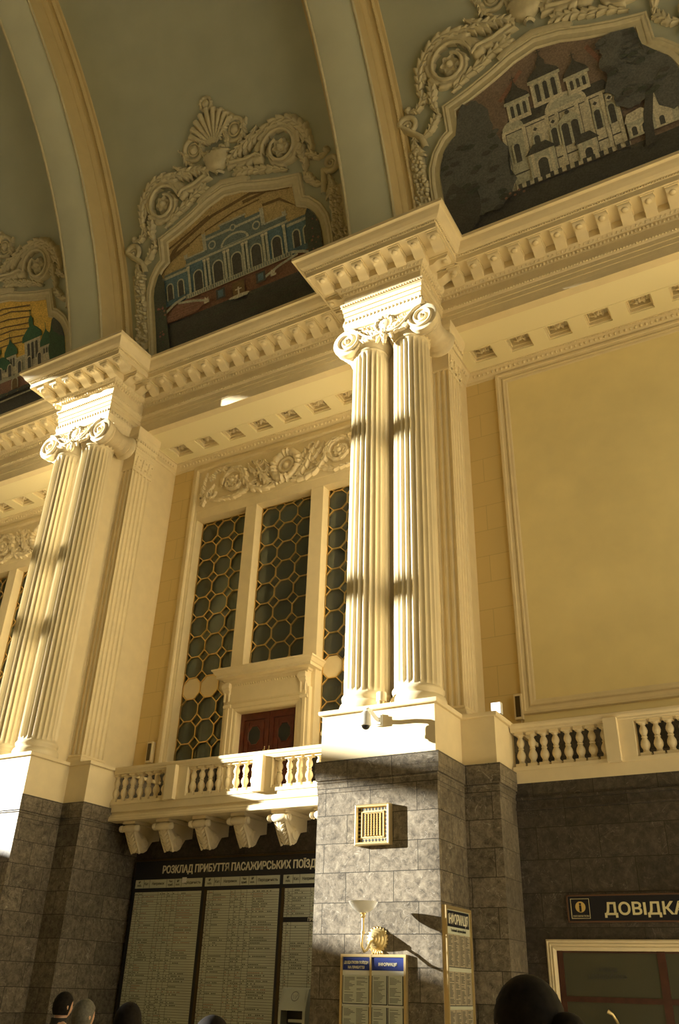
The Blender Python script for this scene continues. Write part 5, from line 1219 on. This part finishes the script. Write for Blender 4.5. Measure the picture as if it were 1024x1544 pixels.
for i, (a, b) in enumerate(edges):
    g = G(); fbox(g, ft, a, b, 3.675, 3.865, .0, .014); st_ = g.build('column_heading', M['sheet'], tb)
    g = G(); w_ = b - a
    for t, u0, u1 in heads:
        two = '\n' in t
        for li, tt in enumerate(t.split('\n')):
            zz = 3.745 if not two else (3.79 - .075 * li); sz = .085 if not two else .07; cc = a + w_ * (u0 + u1) / 2
            text_geo(g, tt, sz, lambda u, v, h: ft(cc + u, zz + v, .015 + h), .001, .003, 'CENTER', .92, 1)
        if u0: fbox(g, ft, a + w_ * u0 - .004, a + w_ * u0 + .004, 3.68, 3.86, .014, .016)
    g.build('heading_print', M['ink'], st_)
    g = G(); fbox(g, ft, a + .02, b - .0, .1, 3.585, .0, .010); sh = g.build('timetable_sheet', M['sheet'], tb)
    g = G(); rows = 66; ph = (3.57 - .1) / rows; r = random.Random(20 + i)
    cuts = [0, .06, .12, .36, .42, .50, .58, .66, 1.0]
    blockcol = 0
    for k in range(rows):
        z = 3.57 - ph * (k + 1)
        if i == 2 and abs(z - 2.95) < .07: continue
        g.mi = 0; fbox(g, ft, a + .02, b, z - .003, z + .003, .010, .012)
        if r.random() < .25: blockcol = 1 - blockcol
        for c, (u0, u1) in enumerate(zip(cuts[:-1], cuts[1:])):
            if r.random() < .35: continue
            fill = r.uniform(.35, .85); g.mi = 1 if (blockcol and r.random() < .75) else 0
            x = a + .02 + (w_ - .02) * u0 + .02
            n = max(1, int((u1 - u0) * w_ * fill / .045))
            for q in range(n):
                if r.random() < .2: continue
                xx = x + .045 * q; g.add([ft(xx, z + ph * .26, .0115), ft(xx + .03, z + ph * .26, .0115), ft(xx + .03, z + ph * .62, .0115), ft(xx, z + ph * .62, .0115)], [(0, 1, 2, 3)])
    g.mi = 0
    for u0 in cuts[1:-1]: fbox(g, ft, a + .02 + (w_ - .02) * u0 - .003, a + .02 + (w_ - .02) * u0 + .003, .1, 3.58, .010, .0118)
    g.build('timetable_print', None, sh, mats=[M['ink'], M['red_ink']])
for x in (-13.29, -11.12):
    g = G(); fbox(g, ft, x - .035, x + .035, .1, 3.6, .0, .03); fbox(g, ft, x - .008, x + .008, .1, 3.6, .03, .036); g.build('divider', M['bronze'], tb)
g = G(); fbox(g, ft, -11.08, -9.15, 2.90, 3.00, .012, .02); sh = g.build('section_band', M['dark_navy'], tb)
g = G(); text_geo(g, 'ПРИМІСЬКІ', .085, lambda u, v, h: ft(-10.45 + u, 2.92 + v, .021 + h), .002, .003); g.build('lettering', M['letter'], sh)
g = G(); fbox(g, ft, -14.03, -13.90, 3.77, 3.89, .014, .022); g.build('white_square', M['glow_white'] if False else M['white'], tb)  # small plain white square over the column heading
# ------------------------------------------------------------------ payphone hood in front of the timetable
ph_ = thing('payphone', 'pale grey payphone with a curved hood in front of the timetable', 'payphone', (-10.0, 16.6, FZ))
x0, x1, yf, yk = -10.44, -9.86, 16.28, 16.62
g = G(); rows = []
prof = [(1.66, .0), (1.65, .06), (1.60, .10), (1.45, .14), (1.30, .18), (1.22, .20), (1.22, .17), (1.45, .10), (1.6, .05)]
g.prism([(yk, 1.655), (yk - .16, 1.655), (yk - .22, 1.63), (yk - .30, 1.40), (yk - .34, 1.24), (yk - .34, .62), (yk - .28, .55), (yk, .55)], lambda y, z, h: (h, y, z), x0 - .02, x0 + .04)
g.prism([(yk, 1.655), (yk - .16, 1.655), (yk - .22, 1.63), (yk - .30, 1.40), (yk - .34, 1.24), (yk - .34, .62), (yk - .28, .55), (yk, .55)], lambda y, z, h: (h, y, z), x1 - .04, x1 + .02)
g.prism([(yk, 1.655), (yk - .16, 1.655), (yk - .22, 1.63), (yk - .30, 1.40), (yk - .34, 1.26), (yk - .31, 1.26), (yk - .2, 1.58), (yk, 1.6)], lambda y, z, h: (h, y, z), x0, x1)
g.build('hood', M['pale_metal'], ph_)
G().box(x0 + .02, x1 - .02, yk - .10, yk, .55, 1.6).build('back_plate', M['dark_navy'], ph_)
g = G(); f3 = lambda a, b, h: ((x0 + x1) / 2 + .02 + a, yk - .255 - b * -.325 - h * .95, 1.505 + b * .94 + h * .3)
ring(g, f3, 0, 0, .085, .012, .01, 24); rtube(g, f3, [(-.05, .03), (-.02, -.05), (0, .03), (.02, -.05), (.05, .03)], .010); g.build('emblem', M['grey_metal'], ph_, 60)
G().box(x0 + .16, x1 - .03, yk - .24, yk - .08, 1.06, 1.11).build('shelf', M['pale_metal'], ph_)
G().tube([(x0 + .17, yk - .14, .98), (x0 + .17, yk - .19, 1.0), (x0 + .18, yk - .19, .78), (x0 + .17, yk - .14, .76)], [.035, .025, .025, .035], 8).build('handset', M['grey_metal'], ph_, 60)
G().box(x0 + .28, x1 - .08, yk - .13, yk - .09, .72, .98).build('keypad', M['grey_metal'], ph_)
G().box(-10.22, -10.08, 16.50, 16.62, FZ, .56).box(-10.35, -9.95, 16.42, 16.68, FZ, FZ + .04).build('post', M['grey_metal'], ph_)
# ------------------------------------------------------------------ information desk sign and hatch on the right
YR = YB + .03
fr = lambda a, b, h: (a, YR - h, b)
ds = thing('information_sign', 'navy wall sign with pale gold letters and a round i emblem, at right', 'sign', (-3.2, YR, 2.8))
g = G(); fbox(g, fr, -4.42, -1.6, 2.79, 3.20, .0, .06); g.build('panel', M['dark_navy'], ds)
g = G()
for a, b, p, q in ((-4.44, -1.58, 3.19, 3.215), (-4.44, -1.58, 2.775, 2.80), (-4.44, -4.415, 2.78, 3.21)): fbox(g, fr, a, b, p, q, .0, .07)
g.build('edge_trim', mat('red_bronze_trim', (.16, .09, .06), .4, .4), ds)
g = G(); text_geo(g, 'ДОВІДКА', .262, lambda u, v, h: fr(-3.80 + u, 2.893 + v, .062 + h), .006, .01, 'LEFT', 1.06, fit=('ДОВІДК', 1.15)); g.build('lettering', M['gold_letter'], ds)
g = G(); rr = [(-4.37, 2.84), (-4.37, 3.15), (-4.05, 3.15), (-4.05, 2.84), (-4.37, 2.84)]; rtube(g, lambda a, b, h: fr(a, b, .058 + h), rr, .006); g.build('emblem_border', M['gold_letter'], ds)
g = G(); cxx, czz = -4.205, 3.02
g.prism([(cxx + .088 * math.cos(2 * PI * k / 28), czz + .088 * math.sin(2 * PI * k / 28)) for k in range(28)], lambda a, b, h: fr(a, b, h), .06, .066); em = g.build('emblem_disc', mat('gold_emblem', (.70, .50, .16), .4), ds)
g = G(); text_geo(g, 'i', .20, lambda u, v, h: fr(cxx + u, czz - .07 + v, .067 + h), .006, .003, 'CENTER', 1.3); g.build('letter_i', M['dark_navy'], em)
g = G(); text_geo(g, 'INFORMATION', .043, lambda u, v, h: fr(cxx + u, 2.862 + v, .061 + h), 0, .003, 'CENTER', .95); g.build('small_lettering', M['gold_letter'], ds)
hw = thing('information_hatch', 'information desk window with a fluted cream frame, at the lower right', 'window', (-3.2, YR, .9))
hw['kind'] = 'thing'
g = G(); pr = [(.0, 0), (.0, .05), (.025, .075), (.05, .06), (.075, .085), (.10, .065), (.125, .09), (.15, .07), (.175, .05), (.185, 0)]
g.grid([[(x + sx * d, YR - h, z + (-d if z > 2 else 0)) for d, h in pr] for x, z, sx in ((-4.88, FZ + .9, 1), (-4.88, 2.515, 1), (-1.3, 2.515, -1), (-1.3, FZ + .9, -1))])
g.build('frame', M['plaster'], hw)
G().box(-4.70, -1.48, YR - .02, YR + .005, .8, 2.34).build('dark_backing', M['room'], hw)
g = G()
for a, b, p, q in ((-4.70, -4.60, .8, 2.34), (-3.03, -2.90, .8, 2.34), (-1.6, -1.48, .8, 2.34), (-4.69, -1.49, 1.58, 1.66), (-4.69, -1.49, 2.31, 2.335)): fbox(g, fr, a, b, p, q, .0, .05 if b - a < 1 else .046)
g.build('sash', M['wood_dark'], hw)
for a, b in ((-4.60, -3.03), (-2.90, -1.6)):
    g = G(); fbox(g, fr, a, b, 1.66, 2.31, .018, .03); fbox(g, fr, a, b, .8, 1.58, .018, .03); g.build('pane', mat('grey_green_pane', (.075, .075, .05), .25), hw)
g = G()
text_geo(g, 'ПРИЙОМ', .075, lambda u, v, h: fr(-3.88 + u, 2.03 + v, .031 + h), .0015, .003, 'CENTER', 1.0)
text_geo(g, 'цілодобово', .115, lambda u, v, h: fr(-3.88 + u, 1.93 + v, .031 + h), .002, .003, 'CENTER', 1.0)
g.build('lettering', M['ink'], hw)
fq = thing('brass_handle', 'small brass handle curving up at the sill of the information window', 'handle', (-3.85, YR - .05, 1.3))
G().tube([(-3.79, YR - .03, 1.28), (-3.80, YR - .10, 1.34), (-3.84, YR - .15, 1.42), (-3.91, YR - .16, 1.46)], [.02, .022, .024, .034], 8).build('lever', M['brass'], fq, 60)

# ================================================================== people at the foot of the picture
def person(name, label, x, y, head_top, turn, hair, coat, group='people in the hall', bun=False, long=False, arm=0.0, head_w=1.0):
    """Standing figure; turn = heading of the face about z (0 looks towards the far wall, +y)."""
    H = head_top - FZ; k = H / 1.75
    root = thing('person', label, 'person', (x, y, FZ), group)
    rot = Matrix.Rotation(turn, 3, 'Z')
    def W(p): v = rot @ Vector((p[0] * k, p[1] * k, p[2] * k)); return (x + v.x, y + v.y, FZ + v.z)
    J = {}; E = []; R = {}
    def j(n, p, r, par=None):
        J[n] = p; R[n] = r
        if par: E.append((par, n))
    j('pelvis', (0, 0, .95), (.165, .12)); j('waist', (0, 0, 1.10), (.15, .11), 'pelvis'); j('chest', (0, .0, 1.30), (.18, .125), 'waist'); j('upper', (0, -.01, 1.42), (.15, .10), 'chest'); j('neck', (0, -.015, 1.50), (.062, .062), 'upper'); j('nape', (0, .0, 1.56), (.06, .06), 'neck')
    for s_ in (-1, 1):
        n = str(s_)
        j('hip' + n, (.09 * s_, 0, .88), (.09, .09), 'pelvis'); j('knee' + n, (.10 * s_, .01, .48), (.058, .06), 'hip' + n); j('ankle' + n, (.10 * s_, -.02, .09), (.04, .042), 'knee' + n); j('toe' + n, (.115 * s_, .14, .045), (.042, .035), 'ankle' + n)
        lift = arm if s_ == 1 else 0
        j('sh' + n, (.185 * s_, -.01, 1.415), (.065, .065), 'upper'); j('el' + n, (.235 * s_, -.03 + .12 * lift, 1.13), (.042, .042), 'sh' + n)
        wr = (.25 * s_, .05, .88) if not lift else (.19 * s_, .26, 1.28)
        j('wr' + n, wr, (.028, .03), 'el' + n)
        dv = Vector(wr) - Vector(J['el' + n]); dv.normalize()
        pm = Vector(wr) + dv * .07; j('palm' + n, tuple(pm), (.040, .020), 'wr' + n)
        side = Vector((0, 1, 0)) if not lift else Vector((1, 0, 0))
        for q in range(4):
            o = side * (.024 - .016 * q); L = (.075, .085, .08, .06)[q]
            f1 = pm + o * 1.0 + dv * .035; f2 = f1 + dv * L * .55 - Vector((.012 * s_, 0, 0)); f3 = f2 + dv * L * .4 - Vector((.02 * s_, 0, 0))
            j('f%d%s' % (q, n), tuple(f1), (.0095, .0095), 'palm' + n); j('g%d%s' % (q, n), tuple(f2), (.0085, .0085), 'f%d%s' % (q, n)); j('h%d%s' % (q, n), tuple(f3), (.0075, .0075), 'g%d%s' % (q, n))
        t1 = Vector(wr) + dv * .035 + side * .035; t2 = t1 + dv * .035 + side * .015
        j('t%s' % n, tuple(t1), (.011, .011), 'wr' + n); j('u%s' % n, tuple(t2), (.009, .009), 't%s' % n)
    def skin(keys, scale, nm):
        ks = [q for q in J if q in keys]; idx = {q: i for i, q in enumerate(ks)}
        me = bpy.data.meshes.new(nm); me.from_pydata([J[q] for q in ks], [(idx[a], idx[b]) for a, b in E if a in idx and b in idx], [])
        o = bpy.data.objects.new(nm, me); COL.objects.link(o)
        sk = o.modifiers.new('skin', 'SKIN'); sk.use_smooth_shade = True
        for i, q in enumerate(ks):
            sv = me.skin_vertices[0].data[i]; sv.radius = (R[q][0] * scale, R[q][1] * scale); sv.use_root = (i == 0)
        ss = o.modifiers.new('sub', 'SUBSURF'); ss.levels = 1; ss.render_levels = 1
        dg = bpy.context.evaluated_depsgraph_get(); m2 = bpy.data.meshes.new_from_object(o.evaluated_get(dg)); vs = [tuple(v.co) for v in m2.vertices]; fs = [list(p.vertices) for p in m2.polygons]
        bpy.data.objects.remove(o); return vs, fs
    g = G(); vs, fs = skin(list(J), 1.0, 'body'); g.add(vs, fs)
    # head with brow, nose, mouth, chin and ears
    hc = (0, .02, 1.635); rows = []
    for i in range(21):
        t = -PI / 2 + PI * i / 20; row = []
        for q in range(28):
            a = 2 * PI * q / 28; cx_, cy_ = math.cos(a), math.sin(a); ct, s_t = math.cos(t), math.sin(t)
            px, py, pz = .076 * ct * cx_ * head_w, .098 * ct * cy_, .118 * s_t
            if pz < 0: px *= 1 + 1.1 * pz; py = py * (1 + 1.3 * pz * (1 if py < 0 else .3))
            fr_ = max(0, cy_) ** 8 * ct
            if fr_ > 0:
                py += .026 * fr_ * math.exp(-((pz + .022) / .022) ** 2) * math.exp(-(px / .016) ** 2)
                py += .010 * fr_ * math.exp(-((pz + .062) / .012) ** 2); py -= .008 * fr_ * math.exp(-((pz - .008) / .014) ** 2) * (1 if abs(px) > .012 else .3); py += .008 * fr_ * math.exp(-((pz - .035) / .015) ** 2); py += .010 * fr_ * math.exp(-((pz + .10) / .02) ** 2)
            row.append((hc[0] + px, hc[1] + py, hc[2] + pz))
        rows.append(row)
    g.grid(rows, cu=True)
    for s_ in (-1, 1): g.ell((s_ * .078 * head_w, .01, 1.625), (.014, .022, .034), 8, 6)
    g.ell((0, .005, 1.55), (.056, .062, .09), 12, 8)
    gg = G(); gg.add([W(p) for p in g.v], g.f)
    body = gg.build('body', M['skin'], root, 60)
    rm = body.modifiers.new('one_surface', 'REMESH'); rm.mode = 'VOXEL'; rm.voxel_size = .012; rm.use_smooth_shade = True
    # eyes
    g = G()
    for s_ in (-1, 1): g.ell(W((s_ * .030, .108, 1.645)), (.008, .008, .006), 8, 6)
    g.build('eyes', M['black'], root, 60)
    # hair
    g = G(); rows = []
    for i in range(15):
        t = -PI * (.20 if not long else .34) + (PI / 2 + PI * (.20 if not long else .34)) * i / 14; row = []
        for q in range(32):
            a = 2 * PI * q / 32; f = max(0, math.sin(a)); tt = max(t, .62 * f - (.25 if f < .5 else 0) * 0) if f > .25 else t
            nz = 1 + .02 * math.sin(9 * a + 3 * i) + .015 * math.sin(17 * a)
            row.append((.089 * math.cos(tt) * math.cos(a) * nz * head_w * (1.15 if long and tt < 0 else 1), .02 - .004 + .112 * math.cos(tt) * math.sin(a) * nz * (1 if math.sin(a) < 0 else .97), 1.635 + .130 * math.sin(tt)))
        rows.append(row)
    g.grid([[W(p) for p in r] for r in rows], cu=True)
    inner = [[W((p[0] * .86, .02 + (p[1] - .02) * .86, 1.635 + (p[2] - 1.635) * .9)) for p in r] for r in rows]
    g.grid([[W(p) for p in rows[0]], inner[0]], cu=True)
    if bun: g.ell(W((bun, -.075, 1.61)), (.062 * k, .062 * k, .058 * k), 14, 9)
    g.build('hair', M[hair], root, 60)
    # clothes
    up = ['pelvis', 'waist', 'chest', 'upper', 'neck'] + [a + b for a in ('sh', 'el', 'wr', 'hip') for b in ('-1', '1')]
    vs, fs = skin(up, 1.22, 'coat'); g = G(); g.add([W(p) for p in vs], fs); g.build('coat', M[coat], root, 60)
    g = G(); g.grid([[W((.078 * s2 * math.cos(2 * PI * q / 20), -.01 + .08 * s2 * math.sin(2 * PI * q / 20), z)) for q in range(20)] for s2, z in ((1.25, 1.44), (1.0, 1.50), (.98, 1.535), (.86, 1.535), (.86, 1.48))], cu=True); g.build('collar', M[coat], root, 60)
    lo = [a + b for a in ('hip', 'knee', 'ankle') for b in ('-1', '1')] + ['pelvis']
    vs, fs = skin(lo, 1.25, 'trousers'); g = G(); g.add([W(p) for p in vs], fs); g.build('trousers', M['denim'], root, 60)
    for s_ in (-1, 1):
        g = G(); g.ell(W((.112 * s_, .07, .035)), (.05 * k, .13 * k, .045 * k), 12, 8); g.build('shoe', M['black'], root, 60)
    return root
person('person', 'dark-haired person in black seen from behind, before the information window', -.975, 3.0, 1.695, .62, 'hair_dark', 'coat_black', bun=.085, head_w=1.22)
person('person', 'grey-haired person in a dusty red jacket at the lower left', -5.58, 5.8, 1.515, -.1, 'hair_grey', 'coat_red')
person('person', 'person with a rounded dark head of hair standing before the left end of the timetable', -4.80, 5.45, 1.515, .2, 'hair_dark', 'coat_black', head_w=1.15, long=True)
person('person', 'person whose dark hair just shows at the bottom edge before the timetable', -3.19, 4.3, 1.497, .1, 'hair_dark', 'coat_grey', head_w=1.25, long=True)
person('person', 'person cut by the left edge of the photo, face turned right', -5.295, 4.55, 1.585, -1.1, 'hair_dark', 'coat_black')
person('person', 'person in black with a dark cap of hair, just left of the grey-haired person', -6.87, 6.85, 1.545, -.15, 'hair_dark', 'coat_black')
